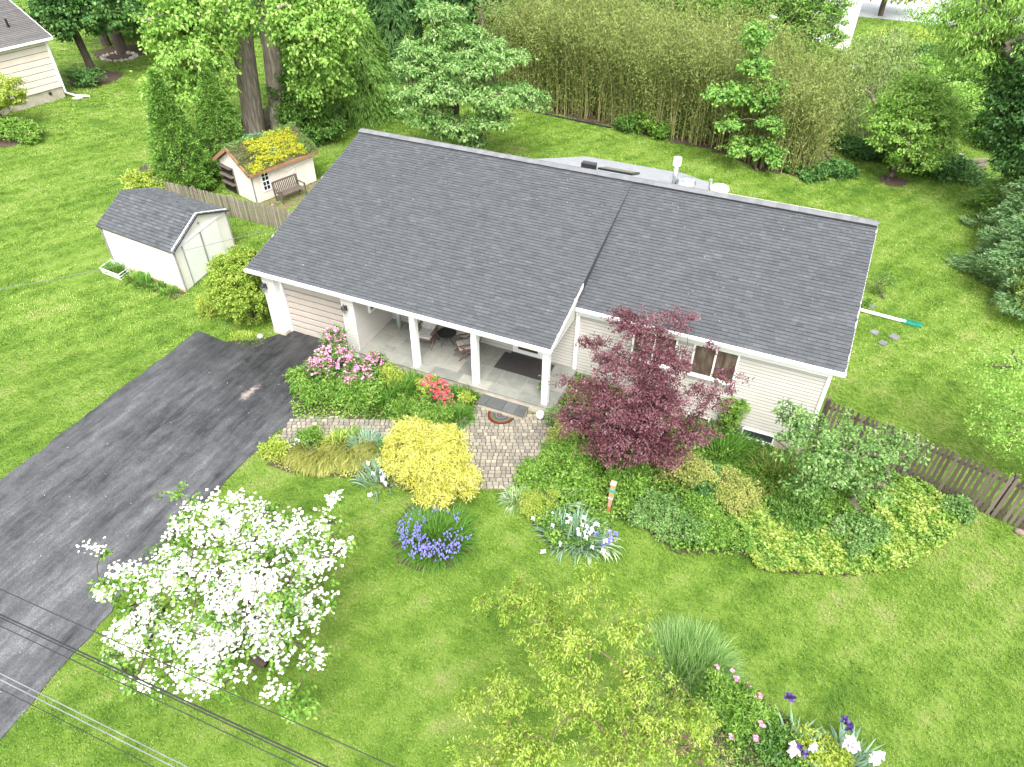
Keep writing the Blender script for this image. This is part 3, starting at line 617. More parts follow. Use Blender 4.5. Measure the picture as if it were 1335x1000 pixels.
window(6.16, 7.2, -0.93, -0.53, 2.22, H, 1, mat('basement_dark', [(0.09, 0.10, 0.13), (0.13, 0.14, 0.17)], 0.5), 0.05, 'basement_window')
window(4.3, 5.1, -0.95, -0.56, 2.22, H, 1, M['dark'], 0.05, 'basement_window')
# front door with storm door
dr = MB().box((-2.08, 2.17, 0.0), (-1.98, 2.225, 2.1)).box((-1.02, 2.17, 0.0), (-0.92, 2.225, 2.1)).box((-1.98, 2.17, 2.02), (-1.02, 2.225, 2.1)).build('door_frame', M['white'], H)
sd = MB().box((-1.98, 2.15, 0.04), (-1.02, 2.19, 0.2)).box((-1.98, 2.15, 0.2), (-1.88, 2.19, 2.0)).box((-1.12, 2.15, 0.2), (-1.02, 2.19, 2.0)).box((-1.88, 2.15, 1.9), (-1.12, 2.19, 2.0)).build('storm_door', M['white'], H, bevel=0.006)
MB().box((-1.88, 2.165, 0.2), (-1.12, 2.17, 1.9)).build('pane', M['glass'], sd)
MB().box((-1.88, 2.195, 0.2), (-1.12, 2.22, 1.9)).build('front_door', M['reddoor'], H)
MB().box((-1.86, 2.11, 1.0), (-1.83, 2.15, 1.14)).build('door_handle', M['black'], sd)
MB().box((-2.1, 2.06, 0.0), (-0.9, 2.16, 0.035)).build('threshold', M['darkroof'], H)
MB().box((-2.75, 2.19, 0.62), (-2.69, 2.23, 0.68)).build('outlet_box', M['metal'], H)
# window of the porch side wall
pw = MB(); pw.box((-7.125, .80, 1.12), (-7.05, 1.75, 1.19)).box((-7.125, .80, 1.19), (-7.05, .87, 2.1)).box((-7.125, 1.68, 1.19), (-7.05, 1.75, 2.1)).box((-7.125, .87, 2.03), (-7.05, 1.68, 2.1))
pwo = pw.build('window', M['white'], H); MB().box((-7.118, .87, 1.19), (-7.10, 1.68, 2.03)).build('pane', M['glass'], pwo)
MB().tube([(-6.56, 1.78, 0.0), (-6.56, 1.78, 2.27)], 0.085, 14).build('porch_pipe', M['pale'], H, smooth=True)
# lanterns beside the garage door
def lantern(x, z):
    b = MB().box((x - .05, -0.045, z - .07), (x + .05, -0.02, z + .12)).bar((x, -0.03, z + .08), (x, -0.13, z + .13), .02).build('lantern', M['black'], H)
    MB().lathe((x, -0.14, z - .12), [(.04, 0), (.055, .02), (.09, .2), (.11, .21), (.07, .28), (.015, .32), (.015, .37)], 8).build('lantern_cap', M['black'], b)
    MB().lathe((x, -0.14, z - .20), [(.04, 0), (.075, .1), (.085, .24)], 8).build('lantern_glass', M['lampglass'], b)
lantern(-10.98 + .12, 1.72); lantern(-7.42, 1.72)
# things on the back roof
sk = MB(); cx, cy = -0.9, 9.9
def onext(x, y, h=0): return (x, y, extz(y) + h)
sk.add([onext(-1.6, 9.1, .02), onext(-.2, 9.1, .02), onext(-.2, 10.3, .02), onext(-1.6, 10.3, .02), onext(-1.6, 9.1, .08), onext(-.2, 9.1, .08), onext(-.2, 10.3, .08), onext(-1.6, 10.3, .08)], [(4, 5, 6, 7), (0, 1, 5, 4), (1, 2, 6, 5), (2, 3, 7, 6), (3, 0, 4, 7)])
sko = sk.build('skylight', M['black'], H); MB().poly([onext(-1.52, 9.18, .085), onext(-.28, 9.18, .085), onext(-.28, 10.22, .085), onext(-1.52, 10.22, .085)]).build('pane', mat('skylight_glass', [(.25, .23, .24), (.33, .3, .31)], .15, 2), sko)
MB().box((-2.1, 8.55, 4.3), (-1.55, 8.8, 4.62)).build('roof_vent', M['black'], H)
fl = MB().lathe((1.55, 8.35, 4.3), [(.09, 0), (.09, .95)], 14).build('flue_pipe', M['metal'], H, smooth=True)
MB().lathe((1.55, 8.35, 5.22), [(.1, 0), (.15, .02), (.15, .28), (.11, .3)], 14).build('flue_cap', M['white'], H)
MB().lathe((1.98, 8.4, 4.4), [(.26, 0), (.26, .2), (.36, .22), (.3, .34), (.1, .4)], 16).build('turbine_vent', M['metal'], H)
MB().lathe((3.2, 8.25, 4.45), [(.22, 0), (.22, .2), (.33, .22), (.27, .34), (.1, .4)], 16).build('dome_vent', M['white'], H)
MB().lathe((2.85, 8.2, 4.3), [(.05, 0), (.05, .62), (.07, .63), (.06, .7)], 10).build('plumbing_vent', M['metal'], H)

# things on the porch -------------------------------------------------
MB().box((-2.33, 1.08, 0.004), (-0.42, 2.05, 0.02)).build('door_mat', M['mat'])
tag(bpy.data.objects['door_mat'], 'large black rectangular mat on the porch floor before the front door', 'mat')
cm = np.array([-1.22, -0.70]); bands = [(0.46, (0.26, 0.045, 0.02)), (0.40, (0.5, 0.14, 0.03)), (0.345, (0.62, 0.4, 0.16)), (0.30, (0.2, 0.36, 0.22)), (0.25, (0.10, 0.25, 0.42)), (0.195, (0.55, 0.5, 0.45)), (0.15, (0.30, 0.12, 0.22)), (0.10, (0.6, 0.45, 0.4)), (0.055, (0.2, 0.02, 0.03))]
rm = thing('rainbow_mat', 'half round rainbow striped door mat on the pavers below the porch step', 'mat', (cm[0], cm[1], G0 + .04))
for i, (q, c) in enumerate(bands):
    mtl = mat('mat_band_%d' % i, [tuple(k * 0.17 for k in c), tuple(k * 0.26 for k in c)], 0.95, 30, bump=0.5, bscale=150); z = G0 + 0.048 + i * 0.0012
    q2 = bands[i + 1][0] if i + 1 < len(bands) else 0.0; n = 24
    o_ = [(cm[0] + q * math.cos(-math.pi * k / n), cm[1] + q * math.sin(-math.pi * k / n)) for k in range(n + 1)]; i_ = [(cm[0] + q2 * math.cos(-math.pi * k / n), cm[1] + q2 * math.sin(-math.pi * k / n)) for k in range(n + 1)]
    mb = MB(); V_ = [(x, y, z) for x, y in o_ + i_] + [(x, y, z - 0.01) for x, y in o_]
    mb.add(V_, [(k + 1, k, n + 1 + k, n + 2 + k) for k in range(n)] + [(k, k + 1, 2 * n + 3 + k, 2 * n + 2 + k) for k in range(n)]); mb.build('stripe', mtl, rm)
gl = ball((0.0, -0.30, G0 + 0.17), 0.15); gl.tube([(0, -.3, G0), (0, -.3, G0 + .06)], .07, 12)
tag(gl.build('garden_globe', M['white'], smooth=True), 'white round garden globe standing on the pavers by the porch corner', 'globe')
po = thing('flower_pot', 'small white pot with purple and yellow flowers beside the right porch post', 'pot', (-0.25, 0.55, 0))
MB().lathe((-.25, .55, 0.0), [(.09, 0), (.13, .2), (.145, .21), (.13, .22), (.12, .2)], 14).build('pot', M['white'], po, smooth=True)
crown('leaves', leafmat('pot_leaf', [(.05, .12, .02), (.14, .25, .04)]), [(-.25, .55, .33, .15, .15, .12)], 40, 12, .04, .06, .03, 5, po)
gg = np.random.default_rng(2); pp = np.array([-.25, .55, .42]) + gg.normal(size=(14, 3)) * .09; flowers('blossoms', mat('pot_flower', [(.3, .08, .25), (.6, .5, .1)], .6, 30), pp, .07, 3, po)
def chair(label, loc, rz):
    t = thing('patio_chair', label, 'chair', loc, 'cushioned folding chairs on the porch')
    def T(o): o.location = (0, 0, 0); return o
    T(MB().box((-.27, -.28, .40), (.27, .30, .47)).build('seat_cushion', M['cushion'], t, bevel=.02))
    b = MB(); b.prism([(-.27, .27, .45), (.27, .27, .45), (.27, .35, .44), (-.27, .35, .44)], [(-.25, .55, 1.12), (.25, .55, 1.12), (.25, .61, 1.10), (-.25, .61, 1.10)]); T(b.build('back_cushion', M['cushion'], t, bevel=.02))
    T(MB().bar((-.29, -.28, .38), (-.29, .32, .38), .04, .05).bar((.29, -.28, .38), (.29, .32, .38), .04, .05).bar((-.29, -.28, .38), (.29, -.28, .38), .04, .05).bar((-.29, .34, .4), (-.27, .64, 1.14), .04, .03).bar((.29, .34, .4), (.27, .64, 1.14), .04, .03).bar((-.27, .64, 1.14), (.27, .64, 1.14), .04, .05).build('frame', M['redwood'], t))
    for s in (-1, 1):
        T(MB().bar((s * .31, .30, .62), (s * .31, -.34, 0), .03, .045).build('leg', M['redwood'], t)); T(MB().bar((s * .345, -.26, .62), (s * .345, .36, 0), .03, .045).build('leg', M['redwood'], t))
        T(MB().bar((s * .33, -.32, .64), (s * .33, .42, .64), .06, .025).build('armrest', M['redwood'], t))
    t.rotation_euler = (0, 0, rz); return t
chair('cushioned wooden chair between the two left porch posts, facing the street', (-5.15, 1.35, 0), 0.12)
chair('cushioned wooden chair with crossed legs, half behind the middle porch post', (-3.55, 1.35, 0), -0.85)
t = thing('side_table', 'small round dark lattice table between the two porch chairs', 'table', (-4.45, 1.65, 0))
MB().lathe((-4.45, 1.65, .48), [(.33, 0), (.35, .012), (.33, .025)], 20).build('table_top', M['black'], t)
for k in range(3):
    a = k * 2.094; MB().tube([(-4.45 + .28 * math.cos(a), 1.65 + .28 * math.sin(a), 0), (-4.45 + .12 * math.cos(a), 1.65 + .12 * math.sin(a), .25), (-4.45 + .25 * math.cos(a), 1.65 + .25 * math.sin(a), .48)], .014, 6).build('leg', M['black'], t)
tag(ball((-3.95, 1.62, .16), .15, 12, 8).build('clay_pot', mat('terracotta', [(.25, .11, .06), (.33, .16, .09)], .8, 6), smooth=True), 'small round terracotta pot on the porch floor behind the table', 'pot')
# stone ball beside the azalea
sb = G(551, 508); tag(ball((sb[0], sb[1], sb[2] + .22), .17, 14, 8).build('stone_ball', mat('pinkstone', [(.35, .28, .25), (.5, .42, .38)], .8, 6), smooth=True), 'pale pinkish stone ball among the leaves left of the red azalea', 'ornament')
# painted garden post
tb = G(793, 667); tt = thing('garden_totem', 'slim carved garden post painted orange, teal and rust at the bed edge', 'garden post', tb)
def seg(z0, z1, w_, c, nm, sh=0.0):
    mtl = mat('totem_' + nm, [tuple(q * .75 for q in c), c], .6, 14); q = w_ / 2
    MB().prism([(tb[0] - q, tb[1] - q + z0 * .18, tb[2] + z0), (tb[0] + q, tb[1] - q + z0 * .18, tb[2] + z0), (tb[0] + q, tb[1] + q + z0 * .18, tb[2] + z0), (tb[0] - q, tb[1] + q + z0 * .18, tb[2] + z0)],
               [(tb[0] - q - sh, tb[1] - q - sh + z1 * .18, tb[2] + z1), (tb[0] + q + sh, tb[1] - q - sh + z1 * .18, tb[2] + z1), (tb[0] + q + sh, tb[1] + q + sh + z1 * .18, tb[2] + z1), (tb[0] - q - sh, tb[1] + q + sh + z1 * .18, tb[2] + z1)]).build(nm, mtl, tt, bevel=.01)
seg(-.1, .22, .10, (.38, .12, .05), 'base'); seg(.22, .5, .10, (.45, .24, .17), 'carved_body', .005); seg(.5, .56, .14, (.3, .42, .5), 'painted_band'); seg(.56, .76, .12, (.62, .24, .08), 'orange_body', .012); seg(.76, .86, .17, (.03, .28, .22), 'teal_collar'); seg(.86, 1.0, .14, (.5, .2, .1), 'head', -.02); seg(1.0, 1.05, .17, (.5, .42, .3), 'cap')

# ------------------------------------------------------------------ sheds
def xyz(p, z): return (float(p[0]), float(p[1]), float(z))
def shingled(parent, a, b, c, d, mt, rows, cols, name='roof', nm='shingle'):
    """a-b eave, d-c ridge; every shingle its own piece"""
    a, b, c, d = map(np.array, (a, b, c, d)); n = unit(np.cross(b - a, d - a)); n = n if n[2] > 0 else -n
    dk = MB().prism([a - n * .05, b - n * .05, c - n * .05, d - n * .05], [a, b, c, d]).build(name, M['darkroof'], parent)
    def P(s, t): return (a * (1 - s) + b * s) * (1 - t) + (d * (1 - s) + c * s) * t
    for i in range(rows):
        off = R.random() / cols; t0, t1 = i / rows, min(1, (i + .88) / rows)
        for j in range(-1, cols):
            s0, s1 = max(0, j / cols + off), min(1, (j + .97) / cols + off)
            if s1 - s0 < .01: continue
            h = R.choice([.018, .024, .032]); q = [P(s0, t0) + n * h, P(s1, t0) + n * h, P(s1, t1) + n * .006, P(s0, t1) + n * .006, P(s0, t0), P(s1, t0)]
            MB().add(q, [(0, 1, 2, 3), (4, 5, 1, 0), (5, 2, 1), (4, 0, 3)], min(1, max(0, R.gauss(.5, .25)))).build(nm, M[mt], dk)
    return dk
SA = thing('vinyl_shed', 'white vinyl shed with dark grey gable roof on the lawn left of the driveway', 'shed', xyz((SHA + SHC) / 2, G0))
A_, B_, C_, D_ = SHA, SHB, SHC, SHC + SHA - SHB; zw = 1.52; zp = 2.22
mb = MB(); mb.prism([xyz(A_, G0), xyz(B_, G0), xyz(C_, G0), xyz(D_, G0)], [xyz(A_, zw), xyz(B_, zw), xyz(C_, zw), xyz(D_, zw)]); mb.build('wall', M['shedwhite'], SA)
BC = (C_ - B_); BA = unit(A_ - B_); BCu = unit(BC)
mb = MB(); e_ = BA * 0.0; mb.prism([xyz(B_ + BA * .01, zw), xyz(C_ + BA * .01, zw), xyz((B_ + C_) / 2 + BA * .01, zp - .04)], [xyz(A_ - BA * .01, zw), xyz(D_ - BA * .01, zw), xyz((A_ + D_) / 2 - BA * .01, zp - .04)]); mb.build('gable', M['shedwhite'], SA)
out = -BA
def sp(s, z, o=0.0): q = B_ + BC * s + out * o; return xyz(q, z)     # on the door end
for s0, s1 in ((0.14, 0.46), (0.48, 0.8)):
    dd = MB().prism([sp(s0, G0 + .06, .005), sp(s1, G0 + .06, .005), sp(s1, zw - .08, .005), sp(s0, zw - .08, .005)], [sp(s0, G0 + .06, .04), sp(s1, G0 + .06, .04), sp(s1, zw - .08, .04), sp(s0, zw - .08, .04)]).build('door', M['white'], SA)
    MB().bar(sp(s0, G0 + .06, .045), sp(s0, zw - .08, .045), .05, .02).build('door_edge', M['metal'], dd)
grey = mat('shed_trim', [(.17, .155, .14), (.25, .235, .22)], .7, 4)
for s in (0.0, 1.0): MB().bar(sp(s, G0, .012), sp(s, zw, .012), .09, .03).build('corner_trim', grey, SA)
MB().bar(xyz(A_ - BCu * .02, G0), xyz(A_ - BCu * .02, zw), .08, .05).build('corner_trim', grey, SA)
MB().bar(sp(-.02, zw + .0, .03), sp(.5, zp, .03), .04, .09).bar(sp(.5, zp, .03), sp(1.02, zw, .03), .04, .09).build('gable_trim', M['white'], SA)
MB().bar(sp(.02, zw - .03, .03), sp(.98, zw - .03, .03), .05, .06).build('door_rail', M['white'], SA)
MB().tube([sp(.5, zw + .28, .0), sp(.5, zw + .28, .03)], .05, 8).build('gable_vent', M['metal'], SA)
MB().bar(xyz(A_ - BCu * .03, G0 + .0), xyz(B_ - BCu * .03, G0 + .0), .05, .22).build('base_stain', mat('algae_base', [(.34, .27, .12), (.55, .47, .30)], .8, 3), SA)
oh = 0.14; eL = B_ - BCu * oh + out * oh; eLb = A_ - BCu * oh - out * oh; eR = C_ + BCu * oh + out * oh; eRb = D_ + BCu * oh - out * oh; rF = (B_ + C_) / 2 + out * oh; rB = (A_ + D_) / 2 - out * oh
shingled(SA, xyz(eLb, zw - .04), xyz(eL, zw - .04), xyz(rF, zp), xyz(rB, zp), 'shingle', 13, 18)
shingled(SA, xyz(eR, zw - .04), xyz(eRb, zw - .04), xyz(rB, zp), xyz(rF, zp), 'shingle', 13, 18)

SBt = thing('green_roof_shed', 'cream garden shed with sedum planted on its gable roof behind the picket fence', 'shed', xyz((SBa + SBb) / 2 + SBd / 2, G0))
a, b, c, d = SHEDB; zf, zk, zb = 1.2, 2.05, 1.2
u_ = unit(b - a); o_ = -unit(SBd)                    # o_: out of the front wall
MB().prism([xyz(p, G0 + .02) for p in SHEDB], [xyz(p, zf) for p in SHEDB]).build('wall', M['cream'], SBt)
MB().prism([xyz(a + u_ * .02, zf), xyz(d + u_ * .02, zf), xyz((a + d) / 2 + u_ * .02, zk)], [xyz(b - u_ * .02, zf), xyz(c - u_ * .02, zf), xyz((b + c) / 2 - u_ * .02, zk)]).build('gable', M['cream'], SBt)
Lf = np.linalg.norm(b - a); nb = 26
for i in range(nb):
    p = a + u_ * Lf * (i + .05) / nb; q = a + u_ * Lf * (i + .93) / nb
    MB().prism([xyz(p, G0 + .03), xyz(q, G0 + .03), xyz(q, zf - .02), xyz(p, zf - .02)], [xyz(p + o_ * .02, G0 + .03), xyz(q + o_ * .02, G0 + .03), xyz(q + o_ * .02, zf - .02), xyz(p + o_ * .02, zf - .02)]).build('wall_board', M['cream'], SBt)
nb = 16; Ls = np.linalg.norm(SBd); us = unit(SBd)
for i in range(nb):
    p = a + SBd * (i + .05) / nb; q = a + SBd * (i + .93) / nb
    zt = lambda s: zf + (zk - zf) * (1 - abs(2 * s - 1)) - .08
    if i >= 9: z0_ = 1.0
    else: z0_ = G0 + .03
    MB().prism([xyz(p, z0_), xyz(q, z0_), xyz(q, zt((i + .93) / nb)), xyz(p, zt((i + .05) / nb))], [xyz(p - u_ * .02, z0_), xyz(q - u_ * .02, z0_), xyz(q - u_ * .02, zt((i + .93) / nb)), xyz(p - u_ * .02, zt((i + .05) / nb))]).build('wall_board', M['cream'], SBt)
# open bay with shelves at the end wall
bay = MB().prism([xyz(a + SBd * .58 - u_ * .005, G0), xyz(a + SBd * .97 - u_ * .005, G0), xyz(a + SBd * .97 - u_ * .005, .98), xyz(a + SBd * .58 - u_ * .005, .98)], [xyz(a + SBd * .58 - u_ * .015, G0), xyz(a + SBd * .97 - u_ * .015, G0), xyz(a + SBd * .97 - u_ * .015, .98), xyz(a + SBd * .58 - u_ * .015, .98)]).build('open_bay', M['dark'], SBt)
for s in (.57, .98): MB().bar(xyz(a + SBd * s - u_ * .04, G0), xyz(a + SBd * s - u_ * .04, 1.0), .06, .05).build('bay_frame', M['brownwood'], SBt)
for z in (.15, .55, 1.0): MB().bar(xyz(a + SBd * .57 - u_ * .12, z), xyz(a + SBd * .98 - u_ * .12, z), .22, .04).build('shelf', M['brownwood'], SBt)
wm = MB(); wc_ = .18
def fp(s, z, o=0.0): return xyz(a + u_ * (Lf * s) + o_ * o, z)
for (s0, s1, z0, z1) in ((.135, .26, .1, .16), (.135, .26, .58, .63), (.135, .26, 1.04, 1.09), (.135, .15, .16, 1.04), (.245, .26, .16, 1.04), (.193, .2, .16, 1.04), (.15, .245, .36, .38), (.15, .245, .82, .84)):
    wm.prism([fp(s0, z0, .02), fp(s1, z0, .02), fp(s1, z1, .02), fp(s0, z1, .02)], [fp(s0, z0, .055), fp(s1, z0, .055), fp(s1, z1, .055), fp(s0, z1, .055)])
wo = wm.build('window', M['white'], SBt); MB().prism([fp(.15, .16, .02), fp(.245, .16, .02), fp(.245, 1.04, .02), fp(.15, 1.04, .02)], [fp(.15, .16, .035), fp(.245, .16, .035), fp(.245, 1.04, .035), fp(.15, 1.04, .035)]).build('pane', mat('shed_glass', [(.012, .014, .02), (.02, .024, .03)], .1, 3), wo)
MB().bar(fp(.5, .72, .04), fp(.9, .86, .04), .05, .02).bar(fp(.68, .72, .04), fp(.62, .5, .04), .04, .02).build('wall_trellis', M['white'], SBt)
MB().bar(fp(0, G0, .01), fp(0, zf, .01), .06, .04).build('corner_trim', grey, SBt)
e1 = a + o_ * .22 - u_ * .2; e2 = b + o_ * .22 + u_ * .2; k1 = (a + d) / 2 - u_ * .2; k2 = (b + c) / 2 + u_ * .2; h1 = d - o_ * .2 - u_ * .2; h2 = c - o_ * .2 + u_ * .2
ze = zf - .08
for P4 in ((e1, e2, k2, k1), (h2, h1, k1, k2)):
    MB().prism([xyz(P4[0], ze), xyz(P4[1], ze), xyz(P4[2], zk + .02), xyz(P4[3], zk + .02)], [xyz(P4[0], ze + .12), xyz(P4[1], ze + .12), xyz(P4[2], zk + .14), xyz(P4[3], zk + .14)]).build('roof_deck', mat('roof_soil', [(.05, .04, .02), (.1, .09, .04)], .95, 6), SBt)
for p, q in ((e1, k1), (k1, h1)):
    za = ze + .05; MB().bar(xyz(p - u_ * .03, za if p is e1 else zk + .07), xyz(q - u_ * .03, zk + .07 if q is k1 else za), .04, .17).build('rake_board', M['orange'], SBt)
MB().bar(xyz(e1 + o_ * .02, ze + .04), xyz(e2 + o_ * .02, ze + .04), .04, .15).build('edge_board', M['orange'], SBt)
g = np.random.default_rng(31)
def sedum(name, col, s0, s1, t0, t1, n, sz, hh, seed):
    g = np.random.default_rng(seed); pts = []
    s = s0 + (s1 - s0) * g.random(n); t = t0 + (t1 - t0) * g.random(n); P = []
    for si, ti in zip(s, t):
        base = (e1 + (e2 - e1) * si) * (1 - ti) + (k1 + (k2 - k1) * si) * ti if ti <= 1 else (k1 + (k2 - k1) * si) * (2 - ti) + (h1 + (h2 - h1) * si) * (ti - 1)
        z = ze + .12 + (zk - ze + .02) * (ti if ti <= 1 else 2 - ti); P.append((base[0], base[1], z + hh * g.random()))
    lob = [(x, y, z, .12, .12, .07) for x, y, z in P]
    return crown(name, col, lob, n * 5, 9, .07, sz, sz * .7, seed, SBt, droop=-.2, flat=.7, shell=.6)
yl = leafmat('sedum_yellow', [(.20, .25, .02), (.48, .50, .03), (.66, .66, .07)], .2); gn1 = leafmat('sedum_green', [(.10, .2, .05), (.2, .33, .08)], .2); dk = leafmat('sedum_dull', [(.08, .11, .03), (.17, .2, .06)], .15); blg = leafmat('sedum_blue', [(.1, .26, .15), (.2, .4, .27)], .2)
sedum('sedum_mat', dk, .0, 1, .0, 1.02, 300, .05, .08, 1); sedum('yellow_sedum', yl, .2, .86, .05, .95, 300, .055, .2, 2); sedum('yellow_sedum', yl, .05, .2, .0, .2, 40, .055, .12, 12)
sedum('green_sedum', gn1, .0, 1, .85, 1.3, 120, .06, .1, 3); sedum('blue_sedum', blg, .25, .5, .95, 1.1, 16, .06, .16, 4); sedum('green_sedum', gn1, .85, 1, 0, .6, 60, .05, .09, 5); sedum('blue_sedum', blg, .4, .6, .3, .5, 12, .06, .08, 6)
# bench in front of it
bc = a + u_ * (Lf * .42) + o_ * .75; bt = thing('garden_bench', 'weathered slatted wooden bench in front of the green roofed shed', 'bench', xyz(bc, G0))
def bq(s, o, z): return xyz(bc + u_ * s + o_ * o, G0 + z)
for i in range(13): s = -.62 + i * .103; MB().bar(bq(s, -.27, .45), bq(s, -.36, .92), .05, .02).build('back_slat', M['benchwood'], bt)
MB().bar(bq(-.7, -.36, .95), bq(.7, -.36, .95), .06, .07).build('top_rail', M['benchwood'], bt)
for i in range(5): MB().bar(bq(-.68, -.22 + i * .11, .43), bq(.68, -.22 + i * .11, .43), .085, .025).build('seat_slat', M['benchwood'], bt)
for s in (-.7, .7):
    MB().bar(bq(s, .26, 0), bq(s, .26, .64), .06).build('leg', M['benchwood'], bt); MB().bar(bq(s, -.27, 0), bq(s, -.36, .96), .06).build('leg', M['benchwood'], bt); MB().bar(bq(s, -.32, .66), bq(s, .32, .66), .07, .035).build('armrest', M['benchwood'], bt)
sheet('wood_deck', [tuple(a + o_ * .05), tuple(a + o_ * 1.5), tuple(b + o_ * 1.5), tuple(b + o_ * .05)], mat('deck_wood', [(.13, .08, .06), (.2, .13, .1)], .8, 5), .01, .2, .004)

# ------------------------------------------------------------------ fences
def fence(label, p, q, mt, h, sp, wd, tipc=True, post_every=2.4, back=(0, 0), gaps=0.0, seed=1):
    rg = random.Random(seed); p = np.array(p, float); q = np.array(q, float); L_ = np.linalg.norm(q - p); u = (q - p) / L_; nrm = np.array([-u[1], u[0]]); mid = (p + q) / 2
    t = thing('picket_fence', label, 'fence', (mid[0], mid[1], float(gz(mid[0]))))
    for k in range(int(L_ / sp)):
        c = p + u * (k + .5) * sp; z = float(gz(c[0])); hh = h + rg.uniform(-.03, .03); th = .02; ww = wd / 2 * rg.uniform(.9, 1.08); ln = rg.gauss(0, .012)
        a_ = c - u * ww; b_ = c + u * ww; lx = u * ln
        F1 = [xyz(a_, z + .03), xyz(b_, z + .03), xyz(b_ + lx, z + hh - .05), xyz(c + lx, z + hh), xyz(a_ + lx, z + hh - .05)]; B1 = [(x + nrm[0] * th, y + nrm[1] * th, zz) for x, y, zz in F1]
        MB().prism(F1, B1).build('picket', M[mt], t)
    for zz in (.3, h - .3):
        MB().bar(xyz(p + nrm * .045, gz(p[0]) + zz), xyz(q + nrm * .045, gz(q[0]) + zz), .05, .09).build('rail', M[mt], t)
    n = max(1, int(L_ / post_every))
    for k in range(n + 1):
        c = p + u * L_ * k / n + nrm * .11; z = float(gz(c[0])); MB().box((c[0] - .05, c[1] - .05, z - .1), (c[0] + .05, c[1] + .05, z + h + .02)).build('post', M[mt], t)
    return t
fence('dark brown picket fence running from the house corner to the right edge', (8.4, 3.25), (16.2, 1.28), 'brownwood', 1.72, .152, .094, seed=2)
fence('weathered grey picket fence between the white shed and the green roofed shed', (-23.6, 6.85), (-11.6, 6.85), 'greywood', 1.12, .125, .09, seed=3)
fence('low dark picket fence running back behind the two pointed evergreens', (-25.3, 6.9), (-25.3, 21.5), 'greywood', 1.12, .135, .09, seed=4)
# ------------------------------------------------------------------ neighbours' houses
nA = G(86, 127); nB = G(13, 148); nu = unit((nA - nB)[:2]); nn2 = np.array([nu[1], -nu[0]])   # nn2: out of the wall
NH = thing('neighbour_house', 'beige sided neighbouring house with grey roof at the upper left edge', 'house', xyz(nA[:2], G0)); L_ = 16
p0 = nA[:2] - nu * L_; p1 = nA[:2]; dn = -nn2 * 9
MB().prism([xyz(p0, G0 - .2), xyz(p1, G0 - .2), xyz(p1 + dn, G0 - .2), xyz(p0 + dn, G0 - .2)], [xyz(p0, .35), xyz(p1, .35), xyz(p1 + dn, .35), xyz(p0 + dn, .35)]).build('foundation', M['concrete'], NH)
q0, q1 = p0 + nn2 * .03, p1 + nn2 * .03; zt = 3.3
MB().prism([xyz(q0 + nn2 * .003, .36), xyz(q1 + nn2 * .003, .36), xyz(q1 + nn2 * .008, .36), xyz(q0 + nn2 * .008, .36)], [xyz(q0 + nn2 * .003, zt - .02), xyz(q1 + nn2 * .003, zt - .02), xyz(q1 + nn2 * .008, zt - .02), xyz(q0 + nn2 * .008, zt - .02)]).build('lap_shade_backing', lapm, NH)  # painted groove shade behind the neighbour's boards
NW = MB().prism([xyz(q0, .35), xyz(q1, .35), xyz(p1 + dn, .35), xyz(p0 + dn, .35)], [xyz(q0, zt), xyz(q1, zt), xyz(p1 + dn, zt), xyz(p0 + dn, zt)]).build('wall', M['siding'], NH)
for i in range(8):
    z = .35 + i * .37; MB().prism([xyz(q0, z), xyz(q1, z), xyz(q1 + nn2 * .05, z), xyz(q0 + nn2 * .05, z)], [xyz(q0, z + .33), xyz(q1, z + .33), xyz(q1 + nn2 * .04, z + .33), xyz(q0 + nn2 * .04, z + .33)]).build('siding_board', mat('beige_boards', [(.64, .55, .48), (.72, .64, .57)], .6, .8, rnd=.2), NW)
MB().bar(xyz(q1 + nn2 * .04, .35), xyz(q1 + nn2 * .04, zt), .12, .06).build('corner_trim', M['white'], NH)
MB().tube([xyz(q1 + nn2 * .1 + nu * .05, zt), xyz(q1 + nn2 * .1 + nu * .05, G0 + .35), xyz(q1 + nn2 * .5 + nu * .4, G0 + .12), xyz(q1 + nn2 * 1.3 + nu * .9, G0 + .08)], .06, 8).build('downspout', M['white'], NH)
s0 = G(101, 129); MB().box((s0[0] - .3, s0[1] - .2, s0[2]), (s0[0] + .3, s0[1] + .25, s0[2] + .07)).build('splash_block', M['concrete'], NH)
MB().tube([xyz(nA[:2] - nu * .9 + nn2 * .0, .1), xyz(nA[:2] - nu * .9 + nn2 * .06, .1)], .1, 10).build('wall_vent', M['dark'], NH)
ev0 = p0 + nn2 * .45; ev1 = p1 + nn2 * .45 + nu * .35; ri0 = p0 + dn / 2; ri1 = p1 + dn / 2 + nu * .35; zr = 5.6
MB().prism([xyz(ev0, zt - .06), xyz(ev1, zt - .06), xyz(ri1, zr - .12), xyz(ri0, zr - .12)], [xyz(ev0, zt + .06), xyz(ev1, zt + .06), xyz(ri1, zr), xyz(ri0, zr)]).build('roof', M['darkroof'], NH)
for i in range(34):
    t0, t1 = i / 34, (i + 1.1) / 34
    def rp(s, t, h): e = ev1 * (1 - t) + ri1 * t; e0 = ev0 * (1 - t) + ri0 * t; q = e0 * (1 - s) + e * s; return xyz(q, zt + .06 + (zr - zt - .06) * min(1, t) + h)
    MB().add([rp(.55, t0, .04), rp(1, t0, .04), rp(1, min(1, t1), .005), rp(.55, min(1, t1), .005), rp(.55, t0, 0), rp(1, t0, 0)], [(0, 1, 2, 3), (4, 5, 1, 0), (5, 2, 1)]).build('shingle_course', mat('brown_grey_shingle', [(.075, .07, .07), (.13, .125, .122)], .9, 3, rnd=.5), NH)
MB().bar(xyz(ev0, zt - .02), xyz(ev1, zt - .02), .1, .14).build('gutter', M['white'], NH)
